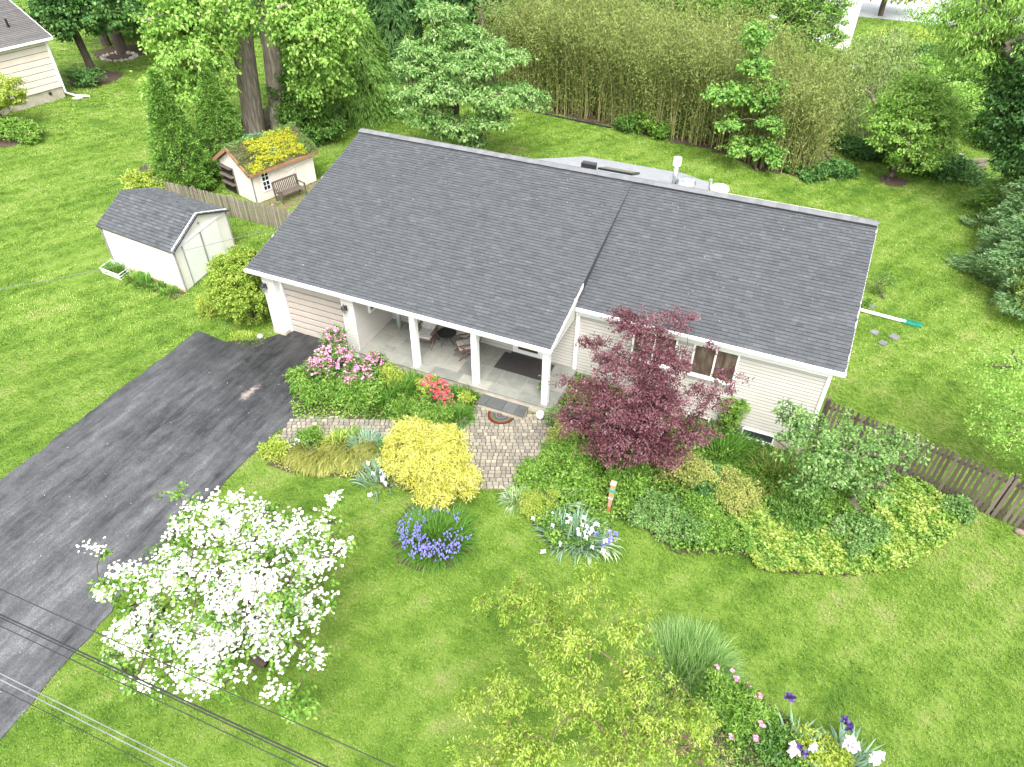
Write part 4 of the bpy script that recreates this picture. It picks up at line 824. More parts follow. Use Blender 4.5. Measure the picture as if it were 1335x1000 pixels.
MB().bar(xyz(ev1 + nu * .03, zt + .0), xyz(ri1 + nu * .03, zr), .03, .16).build('rake_board', M['white'], NH)
vp_ = rp(.9, .3, 0); MB().tube([vp_, (vp_[0], vp_[1], vp_[2] + .5)], .07, 8).build('vent_pipe', M['black'], NH)
# far white house
fb = G(1106, 66); FH = thing('far_house', 'white house partly hidden behind the bamboo at the upper right', 'house', fb)
x1, y1 = fb[0], fb[1]; zb_ = -1.1
MB().box((x1 - 7, y1, zb_), (x1, y1 + 9, 4.2)).build('wall', M['white'], FH)
MB().prism([(x1 - 7, y1, 4.2), (x1, y1, 4.2), (x1 - 3.5, y1, 6.0)], [(x1 - 7, y1 + 9, 4.2), (x1, y1 + 9, 4.2), (x1 - 3.5, y1 + 9, 6.0)]).build('gable', M['white'], FH)
MB().prism([(x1 + .5, y1 - .4, 3.95), (x1 + .5, y1 + 9.4, 3.95), (x1 - 3.5, y1 + 9.4, 6.05), (x1 - 3.5, y1 - .4, 6.05)], [(x1 + .5, y1 - .4, 4.1), (x1 + .5, y1 + 9.4, 4.1), (x1 - 3.5, y1 + 9.4, 6.2), (x1 - 3.5, y1 - .4, 6.2)]).build('roof', mat('pale_roof', [(.55, .55, .57), (.65, .65, .67)], .6, 2), FH)
MB().bar((x1 + .5, y1 - .43, 4.0), (x1 - 3.5, y1 - .43, 6.1), .06, .3).build('rake_board', M['black'], FH)
for xx in (x1 - 5.2, x1 - 2.2):
    wf = MB().box((xx - .6, y1 - .06, .4), (xx + .6, y1 - .01, 2.2)).build('window', M['metal'], FH); MB().box((xx - .5, y1 - .07, .5), (xx + .5, y1 - .062, 2.1)).build('pane', mat('far_glass', [(.05, .06, .07), (.1, .11, .12)], .1, 2), wf)

# ------------------------------------------------------------------ PLANTS
C_ = {}
C_['bright'] = leafmat('leaf_bright', [(.03, .09, .01), (.09, .21, .02), (.20, .35, .05), (.38, .50, .14)])
C_['mid'] = leafmat('leaf_mid', [(.02, .07, .01), (.06, .16, .02), (.14, .27, .045), (.28, .41, .11)])
C_['teal'] = leafmat('leaf_teal', [(.02, .07, .015), (.06, .17, .035), (.13, .27, .065), (.27, .41, .16)])
C_['dark'] = leafmat('leaf_dark', [(.022, .065, .014), (.055, .145, .028), (.12, .25, .06)])
C_['lime'] = leafmat('leaf_lime', [(.13, .22, .015), (.27, .38, .04), (.42, .50, .09), (.54, .58, .19)], .35)
C_['tulip'] = leafmat('leaf_tulip', [(.07, .18, .018), (.17, .34, .045), (.31, .50, .10), (.50, .62, .22)], .35)
C_['box'] = leafmat('leaf_box', [(.06, .14, .01), (.17, .29, .025), (.32, .42, .06), (.46, .52, .12)], .3)
C_['gold'] = leafmat('leaf_gold', [(.10, .19, .02), (.22, .34, .045), (.38, .48, .10), (.58, .63, .24)], .35, patch=3)
C_['cypress'] = leafmat('leaf_cypress', [(.24, .24, .025), (.48, .48, .07), (.65, .64, .17), (.77, .76, .36)], .35, patch=3)
C_['conifer'] = leafmat('leaf_conifer', [(.035, .10, .012), (.10, .23, .028), (.20, .37, .06), (.38, .52, .16)], .2)
C_['bluegreen'] = leafmat('leaf_bluegreen', [(.035, .10, .03), (.085, .19, .055), (.17, .29, .11), (.33, .43, .23)], .2)
C_['red'] = leafmat('leaf_red', [(.030, .009, .013), (.092, .027, .037), (.18, .07, .085), (.40, .27, .29)], .25, rough=.4)
C_['grey'] = leafmat('leaf_grey', [(.035, .10, .018), (.10, .225, .045), (.21, .345, .10), (.38, .50, .24)])
C_['kousa'] = leafmat('leaf_kousa', [(.035, .10, .018), (.11, .25, .045), (.26, .41, .13), (.47, .57, .29)], .3)
C_['bamboo'] = leafmat('leaf_bamboo', [(.07, .085, .02), (.17, .19, .055), (.30, .31, .12)], .3)
C_['bamboo2'] = leafmat('leaf_bamboo_pale', [(.04, .07, .012), (.13, .185, .035), (.28, .35, .09), (.50, .53, .25)], .3)
C_['strap'] = leafmat('leaf_strap', [(.04, .13, .012), (.09, .22, .025), (.17, .34, .05)])
C_['stripe'] = leafmat('leaf_striped', [(.12, .26, .10), (.3, .42, .22), (.62, .66, .45)])
C_['looselime'] = leafmat('leaf_looselime', [(.06, .14, .012), (.19, .31, .03), (.37, .47, .08), (.56, .60, .22)], .35)
C_['olive'] = leafmat('leaf_olive', [(.12, .15, .02), (.28, .30, .06), (.50, .49, .17)])
C_['blueleaf'] = leafmat('leaf_blue', [(.10, .2, .12), (.18, .31, .2), (.34, .46, .33)])
C_['peachy'] = leafmat('leaf_peachy', [(.10, .17, .03), (.24, .32, .06), (.40, .42, .12), (.55, .42, .22)])
P_ = {}
P_['white'] = mat('petal_white', [(.50, .53, .40), (.70, .71, .64), (.82, .82, .80)], .6, 20, rnd=.85)
P_['pink'] = mat('petal_pink', [(.48, .14, .28), (.64, .27, .43), (.72, .44, .55)], .6, 3, rnd=.7)
P_['redpink'] = mat('petal_red', [(.45, .02, .05), (.6, .06, .12), (.68, .2, .24)], .6, 3, rnd=.7)
P_['violet'] = mat('petal_violet', [(.07, .06, .30), (.15, .14, .45), (.30, .30, .62)], .6, 3, rnd=.7)
P_['purple'] = mat('petal_purple', [(.018, .006, .07), (.045, .018, .14)], .5, 3, rnd=.7)
P_['lilac'] = mat('petal_lilac', [(.58, .46, .56), (.75, .66, .72)], .6, 3, rnd=.7)
P_['bluewhite'] = mat('petal_bluewhite', [(.45, .47, .70), (.75, .76, .82)], .6, 3, rnd=.7)

def plant(name, label, cat, base, group=None): return thing(name, label, cat, (base[0], base[1], base[2]), group)
def vl(base, lst):                       # lobes given where the photograph shows them: (u, v, depth offset, rx, ry, rz)
    return [tuple(V(base, u, v, dy)) + (rx, ry, rz) for u, v, dy, rx, ry, rz in lst]
def tree(name, label, base, lobes, m, ncl, npl, clr, Lf, seed, r0=.12, top=None, bark='bark', group=None, cat='tree', maxt=90, crown_name='crown', trunk_off=None, **kw):
    t = plant(name, label, cat, base, group)
    o, c = crown(crown_name, C_[m] if isinstance(m, str) else m, lobes, ncl, npl, clr, Lf, Lf * kw.pop('asp', .6), seed, t, ret=True, **kw)
    b = np.array(base, float); z = np.mean([l[2] for l in lobes]); tp = np.array(top, float) if top is not None else np.array([b[0], b[1], b[2] + (z - b[2]) * .55])
    branches('trunk', M[bark], b - np.array([0, 0, .1]), tp, c, r0, seed, t, wob=r0 * .5, maxt=maxt)
    return t
# --- white flowering dogwood in the front lawn
Zc = lambda u, v, z, rx, ry, rz: tuple(Z(u, v, z)) + (rx, ry, rz)
dl = [Zc(300, 690, 2.6, 1.1, 1.0, .45), Zc(365, 705, 2.5, .8, .8, .4), Zc(225, 755, 2.3, 1.0, 1.0, .5), Zc(320, 770, 3.0, 1.15, 1.1, .45), Zc(185, 830, 2.0, .75, .8, .4), Zc(275, 845, 2.1, 1.15, .9, .5), Zc(355, 830, 1.9, .95, .8, .4), Zc(400, 735, 2.3, .7, .7, .35), Zc(160, 755, 2.1, .45, .4, .2), Zc(420, 690, 2.2, .3, .6, .15), Zc(235, 690, 2.2, .3, .3, .2), Zc(150, 860, 1.5, .3, .3, .2), Zc(250, 890, 1.6, .6, .35, .2), Zc(390, 790, 2.0, .8, .7, .35), Zc(432, 655, 2.2, .12, .35, .1), Zc(340, 662, 2.4, .4, .2, .1), Zc(445, 715, 2.2, .35, .2, .1), Zc(135, 775, 2.0, .3, .2, .15), Zc(360, 905, 1.3, .3, .2, .15), Zc(190, 890, 1.4, .5, .25, .15), Zc(280, 650, 2.5, .12, .25, .1), Zc(120, 715, 2.0, .35, .12, .06), Zc(250, 665, 2.4, .3, .3, .1), Zc(410, 860, 1.4, .3, .25, .1)]
dc = Z(305, 790, 2.0); dbase = (dc[0], dc[1], float(gz(dc[0]))); dt = plant('flowering_dogwood', 'spreading dogwood tree covered in white blossom on the lawn beside the driveway', 'tree', dbase)
_, cc = crown('foliage', C_['bright'], dl + [Zc(115, 705, 2.0, .45, .25, .1), Zc(385, 905, 1.2, .5, .4, .2), Zc(225, 640, 2.2, .3, .3, .1)], 300, 22, .16, .13, .07, 21, dt, ret=True, droop=.5, flat=.5)
branches('trunk', M['darktwig'], (dbase[0], dbase[1], dbase[2] - .1), (dbase[0] + .1, dbase[1], 1.0), cc, .1, 21, dt, maxt=160)
g = np.random.default_rng(22); c2, o2 = lobes_centers(g, dl, 1500, .75, .9)
fp_ = np.repeat(c2, 6, 0) + g.normal(size=(1500 * 6, 3)) * np.array([.09, .09, .04]) + np.array([0, 0, .05]); flowers('blossoms', P_['white'], fp_, .082, 23, dt, 4, 1.3, .2)
# --- lime green loose tree, bottom middle
yb = G(810, 1010); yt = plant('lime_leaved_tree', 'loose lime leaved small tree with thin reddish branches at the bottom edge', 'tree', yb)
yz = [Zc(690, 790, 2.6, .85, .7, .35), Zc(770, 765, 3.0, .5, .5, .35), Zc(815, 820, 3.1, .65, .6, .4), Zc(740, 840, 2.9, .8, .7, .4), Zc(840, 880, 2.5, .5, .6, .35), Zc(660, 905, 2.3, .75, .5, .35), Zc(760, 920, 2.6, .85, .6, .4), Zc(690, 970, 2.2, .9, .5, .35), Zc(850, 950, 2.1, .6, .5, .35), Zc(800, 990, 2.2, .7, .5, .3), Zc(640, 790, 2.1, .35, .25, .12), Zc(610, 915, 1.9, .25, .2, .12), Zc(905, 930, 1.6, .5, .4, .3), Zc(640, 1010, 2.0, .8, .5, .3)]
_, cc = crown('foliage', C_['looselime'], yz, 560, 40, .13, .09, .030, 31, yt, ret=True, droop=1.1, flat=1.0, shell=.7, lw=.5)
branches('trunk', M['redtwig'], (yb[0], yb[1], yb[2] - .1), (yb[0] - .2, yb[1] + .3, 1.2), cc, .032, 31, yt, maxt=260, bend=.12, rmin=.006, nside=5, exp=.6)
g = np.random.default_rng(5)            # bare brown twigs at its right foot
tb_ = G(890, 985); tl = [Zc(880, 920, .9, .7, .6, .4), Zc(850, 970, .8, .8, .5, .5), Zc(910, 965, .2, .8, .6, .5), Zc(930, 1000, -.2, .6, .5, .4), Zc(820, 960, 1.2, .7, .5, .4), Zc(780, 980, 1.5, .6, .4, .3)]
cc, _ = lobes_centers(g, tl, 620, .6); bt_ = plant('twiggy_shrub', 'tangle of bare brown twigs with sparse leaves right of the lime leaved tree', 'shrub', tb_)
branches('twigs', M['redtwig'], (tb_[0], tb_[1], tb_[2] - .05), (tb_[0], tb_[1], tb_[2] + .3), cc, .03, 6, bt_, maxt=620, bend=.25, rmin=.0055, nside=4)
crown('leaves', C_['looselime'], tl, 130, 16, .14, .08, .035, 8, bt_, droop=.6)
# --- red japanese maple
rb = G(850, 592); rt = plant('red_maple', 'dark red leaved Japanese maple in front of the white siding', 'tree', rb)
rz = [Zc(840, 425, 3.6, 1.0, .7, .3), Zc(890, 415, 3.4, .5, .4, .2), Zc(805, 470, 3.2, .7, .7, .4), Zc(870, 470, 3.3, .7, .7, .4), Zc(780, 520, 2.5, .8, .8, .45), Zc(745, 500, 2.5, .5, .4, .15), Zc(745, 545, 1.8, .5, .5, .3), Zc(860, 530, 2.6, .8, .8, .5), Zc(925, 520, 2.5, .6, .5, .25), Zc(950, 495, 2.6, .4, .4, .15), Zc(905, 560, 1.8, .6, .6, .35), Zc(830, 570, 1.7, .9, .7, .5), Zc(865, 585, 1.2, .7, .6, .4), Zc(830, 545, 2.4, .8, .7, .5), Zc(790, 560, 1.7, .7, .6, .5), Zc(845, 500, 3.0, .7, .6, .5), Zc(795, 585, 1.2, .7, .5, .4), Zc(810, 410, 3.6, .4, .3, .12), Zc(770, 445, 3.0, .35, .3, .12), Zc(930, 450, 3.0, .25, .25, .1)]
_, cc = crown('foliage', C_['red'], rz, 1080, 44, .16, .08, .04, 41, rt, ret=True, droop=.35, flat=.35, shell=.55, upn=1.6, lw=.4)
branches('trunk', M['darktwig'], (rb[0], rb[1], rb[2] - .1), (rb[0], rb[1] + .1, .5), cc, .09, 41, rt, maxt=150)
# --- tall twin trunks on the left with hanging light green crown
for k, (tb_, tt_, rr0) in enumerate((((G(333, 180)), V(G(333, 180), 300, -60), .60), (G(364, 175), V(G(364, 175), 342, -60), .48))):
    b_ = tb_; t = plant('tall_tree', ('tree with thick grey trunk, left of the pair behind the green roofed shed', 'tree with slimmer grey trunk, right of the pair behind the green roofed shed')[k], 'tree', b_, 'pair of tall trees behind the garden shed')
    lst = ([(235, 75, -2, 1.5, 1.5, 1.1), (215, 110, -2.5, .9, .9, .8), (270, 60, -3, 1.6, 1.5, 1.2), (275, 110, -2.5, .9, .9, .8), (250, 20, -2, 1.8, 1.5, 1.2), (220, 40, -1, 1.4, 1.3, 1), (300, 10, -3, 1.3, 1.2, .8), (275, 105, -3, 1.3, 1, .7), (250, 120, -3, .9, .8, .7), (300, -40, 0, 3, 3, 1.5), (245, -30, 0, 3, 3, 1.5)],
           [(390, 30, -3, 1.6, 1.4, 1.1), (425, 60, -2, 1.3, 1.2, 1.4), (405, 105, -2, .8, .8, 1.0), (440, 20, -2, 1.2, 1.2, 1.2), (375, 5, -3, 1.0, 1.0, .6), (410, 60, -3, 1.0, 1.0, 1.0), (440, 100, -1.5, .6, .6, .9), (397, 75, -2.5, .7, .7, .7), (400, -40, 0, 3, 3, 1.5)])[k]
    lb = vl(b_, lst)
    _, cc = crown('crown', C_['tulip'], lb, 620, 44, .42, .21, .15, 51 + k, t, ret=True, droop=.7, flat=.8, shell=.55)
    branches('trunk', M['greybark'], b_ - np.array([0, 0, .2]), tt_, cc, rr0, 51 + k, t, wob=0, nside=12, maxt=60, rmin=.025)
# --- pointed evergreens by the picket fence
def cone_conifer(name, label, base, h, r, m, n, seed, Lf=.13, group=None, parts=True):
    g = np.random.default_rng(seed); t = plant(name, label, 'evergreen', base, group)
    z = g.random(n) ** 1.35; a = g.random(n) * 6.283; prof = (1 - z) ** .8 * np.minimum(1, (z + .05) * 7) ** .5; lump = 1 + .16 * np.sin(a * 5 + z * 17) + .13 * np.sin(a * 8 - z * 29)
    rr_ = r * prof * lump * (.72 + .3 * g.random(n)); ctr = np.stack([base[0] + np.cos(a) * rr_, base[1] + np.sin(a) * rr_, base[2] + .05 + z * h], 1)
    out = np.stack([np.cos(a), np.sin(a), np.full(n, .55)], 1); npl = 9; ci = np.repeat(np.arange(n), npl); k = len(ci)
    d = out[ci] * .9 + g.normal(size=(k, 3)) * .55; nn = np.array([0, 0, 1]) + g.normal(size=(k, 3)) * .6; s = g.uniform(.7, 1.2, k)
    pos = ctr[ci] + g.normal(size=(k, 3)) * .045 + unit(out[ci]) * (g.random(k) * .08)[:, None]
    v, f = leaf_arrays(pos, d, nn, Lf * s, Lf * .38 * s); cr = g.random(n)
    link('foliage', arr_mesh('foliage', v, f, np.repeat(np.clip(cr[ci] * .5 + g.random(k) * .5, 0, 1), 4), C_[m]), t)
    MB().tube([base, (base[0], base[1], base[2] + h * .9)], [.11, .02], 7).build('trunk', M['bark'], t)
    return t
cone_conifer('arborvitae', 'tall pointed evergreen in front, nearest the white shed', (-23.2, 8.4, G0), 5.7, 1.5, 'conifer', 4200, 61, group='two pointed evergreens')
cone_conifer('arborvitae', 'pointed evergreen standing behind the first, touching the green roofed shed', (-22.9, 11.2, G0), 5.2, 1.5, 'conifer', 4000, 62, group='two pointed evergreens')
# --- clipped round bush at the garage corner
def mound(name, label, c, rx, ry, rz, m, ncl, npl, clr, Lf, seed, cat='shrub', asp=.55, zc=None, bumps=0, **kw):
    base = (c[0], c[1], float(gz(c[0]))); t = plant(name, label, cat, base, kw.pop('group', None)); zc = base[2] + rz * .75 if zc is None else zc
    kw.setdefault('shell', .3); kw.setdefault('up', .4); kw.setdefault('droop', 0.0)
    lob = [(c[0], c[1], zc, rx, ry, rz)]
    if not bumps:
        g = np.random.default_rng(seed + 9); lob = [(c[0], c[1], zc, rx * .8, ry * .8, rz * .8)]
        for _ in range(9):
            a_ = g.random() * 6.283; q_ = g.uniform(.35, .95); lob.append((c[0] + math.cos(a_) * q_ * rx, c[1] + math.sin(a_) * q_ * ry, zc + rz * g.uniform(-.45, .45), rx * g.uniform(.25, .5), ry * g.uniform(.25, .5), rz * g.uniform(.3, .65)))
        kw['shell'] = max(kw['shell'], .45)
    if bumps:
        g = np.random.default_rng(seed)
        for _ in range(bumps): d = unit(g.normal(size=3) + np.array([0, 0, .5])); lob.append((c[0] + d[0] * rx * .7, c[1] + d[1] * ry * .7, zc + d[2] * rz * .7, rx * .42, ry * .42, rz * .42))
    _, cc = crown('foliage', C_[m] if isinstance(m, str) else m, lob, ncl, npl, clr, Lf, Lf * asp, seed, t, ret=True, minz=base[2] + .04, **kw)
    branches('stems', M['darktwig'], (base[0], base[1], base[2] - .05), (base[0], base[1], base[2] + rz * .4), cc, .03 + rx * .02, seed, t, maxt=30, trunk_n=3)
    return t
bx_ = G(297, 425); mound('round_bush', 'large rounded yellow green bush at the left corner of the garage', (-12.45, 0.45), 1.3, 1.25, 1.35, 'box', 1500, 22, .085, .085, 71, bumps=14, shell=.12, zc=1.0)
q = G(262, 415); mound('wispy_shrub', 'wispy yellow green feathery shrub at the foot of the rounded bush', (q[0] + .1, q[1] + .4), .5, .5, .45, 'lime', 120, 30, .1, .1, 72, asp=.2)
q = G(325, 440); o, _ = blades('corner_ground_cover', C_['lime'], (-11.7, -.75, G0), .75, 900, .13, .02, 73, ry=.45); tag(o, 'low bright green ground cover at the edge of the asphalt by the garage', 'ground cover', kind='stuff')
# --- golden thread cypress and its neighbours
cy = plant('golden_cypress', 'bright yellow feathery cypress shrub at the corner of the paver walk', 'shrub', G(575, 650))
cl = [Zc(540, 575, .75, .75, .65, .55), Zc(575, 600, .7, .85, .6, .55), Zc(540, 605, .55, .75, .5, .45), Zc(600, 625, .45, .5, .42, .35), Zc(520, 600, .3, .45, .4, .35), Zc(565, 645, .25, .5, .3, .28), Zc(585, 575, .7, .45, .4, .4)]
_, cc = crown('foliage', C_['cypress'], cl, 900, 40, .12, .11, .025, 81, cy, ret=True, droop=.55, flat=.8, shell=.22, up=.5, lw=.5, minz=G0 + .1)
q = G(572, 650); branches('stems', M['bark'], (q[0], q[1] + .5, q[2] - .05), (q[0], q[1] + .6, q[2] + .4), cc, .06, 81, cy, maxt=40)
ic = (G(566, 705)); ic[1] += .05
o, tips = blades('leaves', C_['strap'], ic, .8, 2200, .68, .02, 82, .9, curve=1.0); it = plant('blue_flower_clump', 'round clump of narrow leaves ringed by violet blue flowers in a mulch circle', 'flower clump', ic); o.parent = it; o.location = -it.location
g = np.random.default_rng(83); n = 230; a = g.random(n) * 6.283; a = np.where(g.random(n) < .8, -np.pi / 2 + g.normal(size=n) * 1.0, a); q = np.sqrt(g.uniform(.15, 1.1, n)) * .95
ps = np.stack([ic[0] + np.cos(a) * q, ic[1] + np.sin(a) * q, ic[2] + .46 + .2 * g.random(n) - .16 * q], 1); iris_flowers('blossoms', P_['violet'], np.repeat(ps, 2, 0) + g.normal(size=(2 * n, 3)) * .03, .056, 84, it)
# --- olive mound of draping grass with small plants around it
og = [G(400, 612), G(440, 607), G(375, 600), G(480, 600)]
ot = plant('draping_grass', 'olive green mound of draping grass between the paver walk and the lawn', 'ornamental grass', G(425, 610))
for k, (q, rx, ry) in enumerate(((og[0], .75, .38), (og[1], .75, .4), (og[2], .4, .3), (og[3], .55, .35))):
    q = q + np.array([0, .3, .12]); o, _ = blades('leaf_clump', C_['olive'], q, rx, 1100, .42, .018, 90 + k, .5, ot, 1.5, ry=ry, sweep=(0.05, -1.1))
def clump(label, uv, rx, n, H_, W_, m, seed, name='leafy_clump', cat='plant', spread=.9, curve=1.0, ry=None, fl=None, nfl=0, fs=.1, fh=.9, z0=0, iris=True, group=None):
    q = G(*uv) if not hasattr(uv, 'shape') else uv; t = plant(name, label, cat, q, group); o, tips = blades('leaves', C_[m], q + np.array([0, 0, z0]), rx, n, H_, W_, seed, spread, t, curve, ry)
    if fl:
        g = np.random.default_rng(seed + 500); ps = np.stack([q[0] + g.normal(size=nfl) * rx * .6, q[1] + g.normal(size=nfl) * (ry or rx) * .6, q[2] + H_ * g.uniform(fh * .75, fh * 1.15, nfl)], 1)
        (iris_flowers if iris else flowers)('blossoms', P_[fl], ps, fs, seed, t)
        st = MB()
        for p in ps: st.tube([(p[0] * .7 + q[0] * .3, p[1] * .7 + q[1] * .3, q[2]), (p[0], p[1], p[2] - .02)], .008, 4)
        st.build('stems', M['stem'] if 'stem' in M else mat('green_stem', [(.08, .2, .03), (.14, .28, .06)], .7, 8), t)
    return t
clump('blue green iris leaves between olive grass and the yellow cypress', (497, 628), .5, 110, .6, .04, 'blueleaf', 101, 'iris_clump', 'flower clump', fl='bluewhite', nfl=9, fs=.14, fh=.7)
clump('grey green strap leaves above the olive grass mound', (478, 585), .5, 170, .5, .03, 'blueleaf', 102)
mound('small_shrub', 'pale leaved small plant at the driveway end of the walk bed', G(358, 590)[:2], .45, .38, .3, 'lime', 110, 20, .08, .09, 103, 'plant')
mound('small_shrub', 'fine leaved light green plant left above the olive grass', G(405, 575)[:2], .45, .35, .3, 'bright', 130, 24, .08, .07, 104, 'plant')
clump('small bluish plant with violet flowers at the left end of the olive grass', (390, 588), .35, 90, .35, .03, 'blueleaf', 105, 'leafy_clump', 'plant', fl='bluewhite', nfl=8, fs=.09)
clump('yellow green tuft of fine leaves between the walk and the olive grass', (440, 577), .3, 170, .4, .02, 'lime', 106)
clump('green tuft beside the paver walk above the grey green leaves', (455, 572), .35, 160, .38, .028, 'bright', 107)
mound('small_shrub', 'low green foliage along the walk, left of the yellow cypress', G(508, 590)[:2], .5, .35, .25, 'teal', 110, 20, .08, .08, 108, 'plant')
# --- bed between the walk and the porch
rh = plant('pink_rhododendron', 'tall rhododendron covered in pink flowers at the garage pillar', 'shrub', (-7.1, -.95, G0))
rl = [Zc(437, 442, 1.1, .36, .35, .45), Zc(437, 468, .6, .7, .5, .5), Zc(418, 480, .35, .5, .45, .4), Zc(470, 488, .15, .65, .45, .3), Zc(487, 470, .25, .35, .3, .25), Zc(455, 500, 0, .5, .4, .25)]
_, cc = crown('foliage', C_['mid'], rl, 300, 18, .1, .12, .045, 111, rh, ret=True, shell=.3, up=.4)
branches('stems', M['darktwig'], (-7.1, -.95, G0 - .05), (-7.1, -.95, 0), cc, .04, 111, rh, maxt=40)
g = np.random.default_rng(112); c2, _ = lobes_centers(g, rl, 330, .12, .7); fp_ = np.repeat(c2, 8, 0) + g.normal(size=(2640, 3)) * .045; flowers('blossoms', P_['pink'], fp_, .085, 113, rh, 5, .8, .4)
gm_ = [(405, 515, .5), (435, 517, .5), (465, 524, .5), (430, 500, .4), (485, 515, .4), (392, 503, .3), (452, 530, .3), (412, 529, .3), (478, 532, .28)]
pt = plant('peony_bushes', 'mass of green peony foliage between driveway and paver walk', 'plant', G(440, 535))
crown('foliage', C_['bright'], [tuple(G(u, v)[:2]) + (G0 + .35, r_, r_ * .8, .32) for u, v, r_ in gm_], 600, 26, .13, .14, .045, 121, pt, shell=.6, up=.5, droop=.25, minz=G0 + .05)
clump('daylily clump in front of the left porch bay', (515, 515), .55, 420, .62, .028, 'strap', 122, 'daylily_clump', curve=1.2)
clump('daylily clump below the left porch post', (535, 505), .45, 330, .6, .03, 'bright', 123, 'daylily_clump', curve=1.1)
clump('arching leaves between the pink rhododendron and the daylilies', (498, 530), .5, 330, .5, .03, 'strap', 124, 'daylily_clump')
mound('green_spurge', 'yellow green leafy clump right of the pink rhododendron', (G(510, 500)[0], -.8), .45, .4, .42, 'lime', 130, 24, .1, .1, 125, 'plant', asp=.3)
mound('green_spurge', 'yellow green leafy clump below the left porch post', (-3.95, -.65), .38, .35, .38, 'lime', 100, 24, .1, .1, 126, 'plant', asp=.3)
for k, (u, v, r_) in enumerate(((525, 540, .42), (552, 545, .4), (575, 545, .35))):
    mound('leafy_perennial', ('leafy green perennial left below the azalea', 'leafy green perennial directly below the azalea', 'small leafy perennial beside the arching grass tuft')[k], G(u, v)[:2], r_, r_ * .85, .32, 'bright', 120, 24, .09, .1, 130 + k, 'plant', asp=.35)
az = plant('red_azalea', 'azalea with coral red flowers in front of the porch', 'shrub', (-3.25, -.95, G0)); al = [Zc(572, 508, .05, .38, .35, .32), Zc(580, 520, -.05, .3, .28, .22), Zc(560, 500, .05, .3, .28, .25)]
crown('foliage', C_['mid'], al, 110, 18, .08, .07, .035, 141, az); g = np.random.default_rng(142); c2, _ = lobes_centers(g, al, 150, .15, .7)
flowers('blossoms', P_['redpink'], np.repeat(c2, 6, 0) + g.normal(size=(900, 3)) * .035, .075, 143, az, 5, .8, .3)
clump('arching tuft of fine dark green grass at the corner of the step', (596, 545), .4, 560, .52, .016, 'strap', 144, 'grass_tuft', 'ornamental grass', curve=1.5)
clump('dark green narrow leaved clump between azalea and step', (603, 518), .45, 420, .5, .018, 'strap', 145, 'grass_tuft', 'ornamental grass')
mound('green_spurge', 'yellow green sprigs rising between azalea and porch step', (-2.55, -.75), .25, .22, .35, 'lime', 60, 20, .08, .09, 146, 'plant', asp=.3)
# --- right hand bed
def rmound(label, uv, rx, ry, rz, m, ncl, Lf, seed, name='leafy_shrub', cat='shrub', **kw): return mound(name, label, G(*uv)[:2], rx, ry, rz, m, ncl, kw.pop('npl', 26), kw.pop('clr', .11), Lf, seed, cat, **kw)
rmound('variegated shrub with peach tipped yellow leaves at the porch corner', (737, 578), .5, .55, .4, 'peachy', 260, .07, 151)
rmound('light green bush right behind the porch corner', (730, 552), .4, .4, .4, 'grey', 150, .07, 152)
rmound('bright green leafy clump at the walk edge, below the porch corner', (722, 605), .45, .5, .35, 'bright', 220, .09, 153)
rmound('bright green leafy clump at the lower end of the paver walk', (700, 630), .5, .45, .32, 'bright', 220, .09, 154)
clump('creamy striped arching leaves where the walk meets the lawn', (675, 652), .35, 260, .42, .022, 'stripe', 155, curve=1.4)
rmound('pale green feathery plant beside the striped leaves', (700, 665), .5, .45, .3, 'lime', 200, .06, 156, asp=.3)
rmound('green leafy mound left under the red maple', (760, 612), .7, .6, .6, 'bright', 340, .11, 157)
rmound('dark green leafy mound behind the painted garden post', (810, 640), .75, .65, .65, 'bright', 380, .11, 158)
rmound('green mound between walk and painted garden post', (740, 640), .7, .55, .45, 'bright', 320, .1, 159)
clump('silvery striped iris leaves rising above the iris bed', (728, 655), .4, 70, .75, .05, 'stripe', 160, 'iris_clump', 'flower clump')
it2 = clump('pale iris clump with white and violet flowers on the lawn edge', (745, 700), .75, 260, .62, .042, 'blueleaf', 161, 'iris_clump', 'flower clump', ry=.55, fl='bluewhite', nfl=16, fs=.12, fh=.8)
clump('variegated iris leaves leaning toward the lawn beside the painted post', (768, 705), .45, 110, .6, .045, 'stripe', 162, 'iris_clump', 'flower clump', fl='bluewhite', nfl=7, fs=.15, spread=1.4)
clump('few fallen iris stems with violet flowers at the tip of the bed', (790, 712), .25, 30, .5, .035, 'stripe', 163, 'iris_clump', 'flower clump', fl='violet', nfl=6, fs=.17, spread=1.6)
clump('fan of strap leaves at the foot of the painted garden post', (815, 672), .35, 130, .4, .03, 'strap', 164)
rmound('golden orange spirea below the red maple', (880, 625), .9, .7, .5, 'peachy', 560, .065, 165, zc=-.45)
rmound('light green spirea bulging over the lawn edge', (865, 685), 1.0, .75, .6, 'grey', 620, .075, 166, zc=-.6)
rmound('green spirea bush right of the light green one', (905, 690), .75, .65, .6, 'bright', 380, .08, 167)
rmound('golden spirea with orange tips in the middle of the bed', (955, 655), .75, .6, .5, 'peachy', 420, .065, 168)
rmound('blue green leafy perennial between the two golden spireas', (915, 640), .6, .6, .5, 'teal', 300, .11, 169)
rmound('light green mound at the front of the bed beside the yellow ground cover', (940, 705), .7, .5, .35, 'bright', 300, .075, 170)
clump('tall strap leaved daylilies under the basement window', (940, 592), .8, 650, .8, .032, 'strap', 171, 'daylily_clump', curve=1.1)
clump('dark strap leaves against the wall right of the red maple', (925, 560), .6, 480, .75, .03, 'strap', 172, 'daylily_clump', curve=1.1)
clump('browning strap leaves below the basement window', (1005, 622), .75, 480, .6, .03, 'strap', 173, 'daylily_clump', curve=1.3)
clump('straw coloured dry leaves leaning over the daylilies', (1010, 625), .7, 220, .9, .02, 'olive', 174, 'dry_grass', 'plant', curve=1.2)
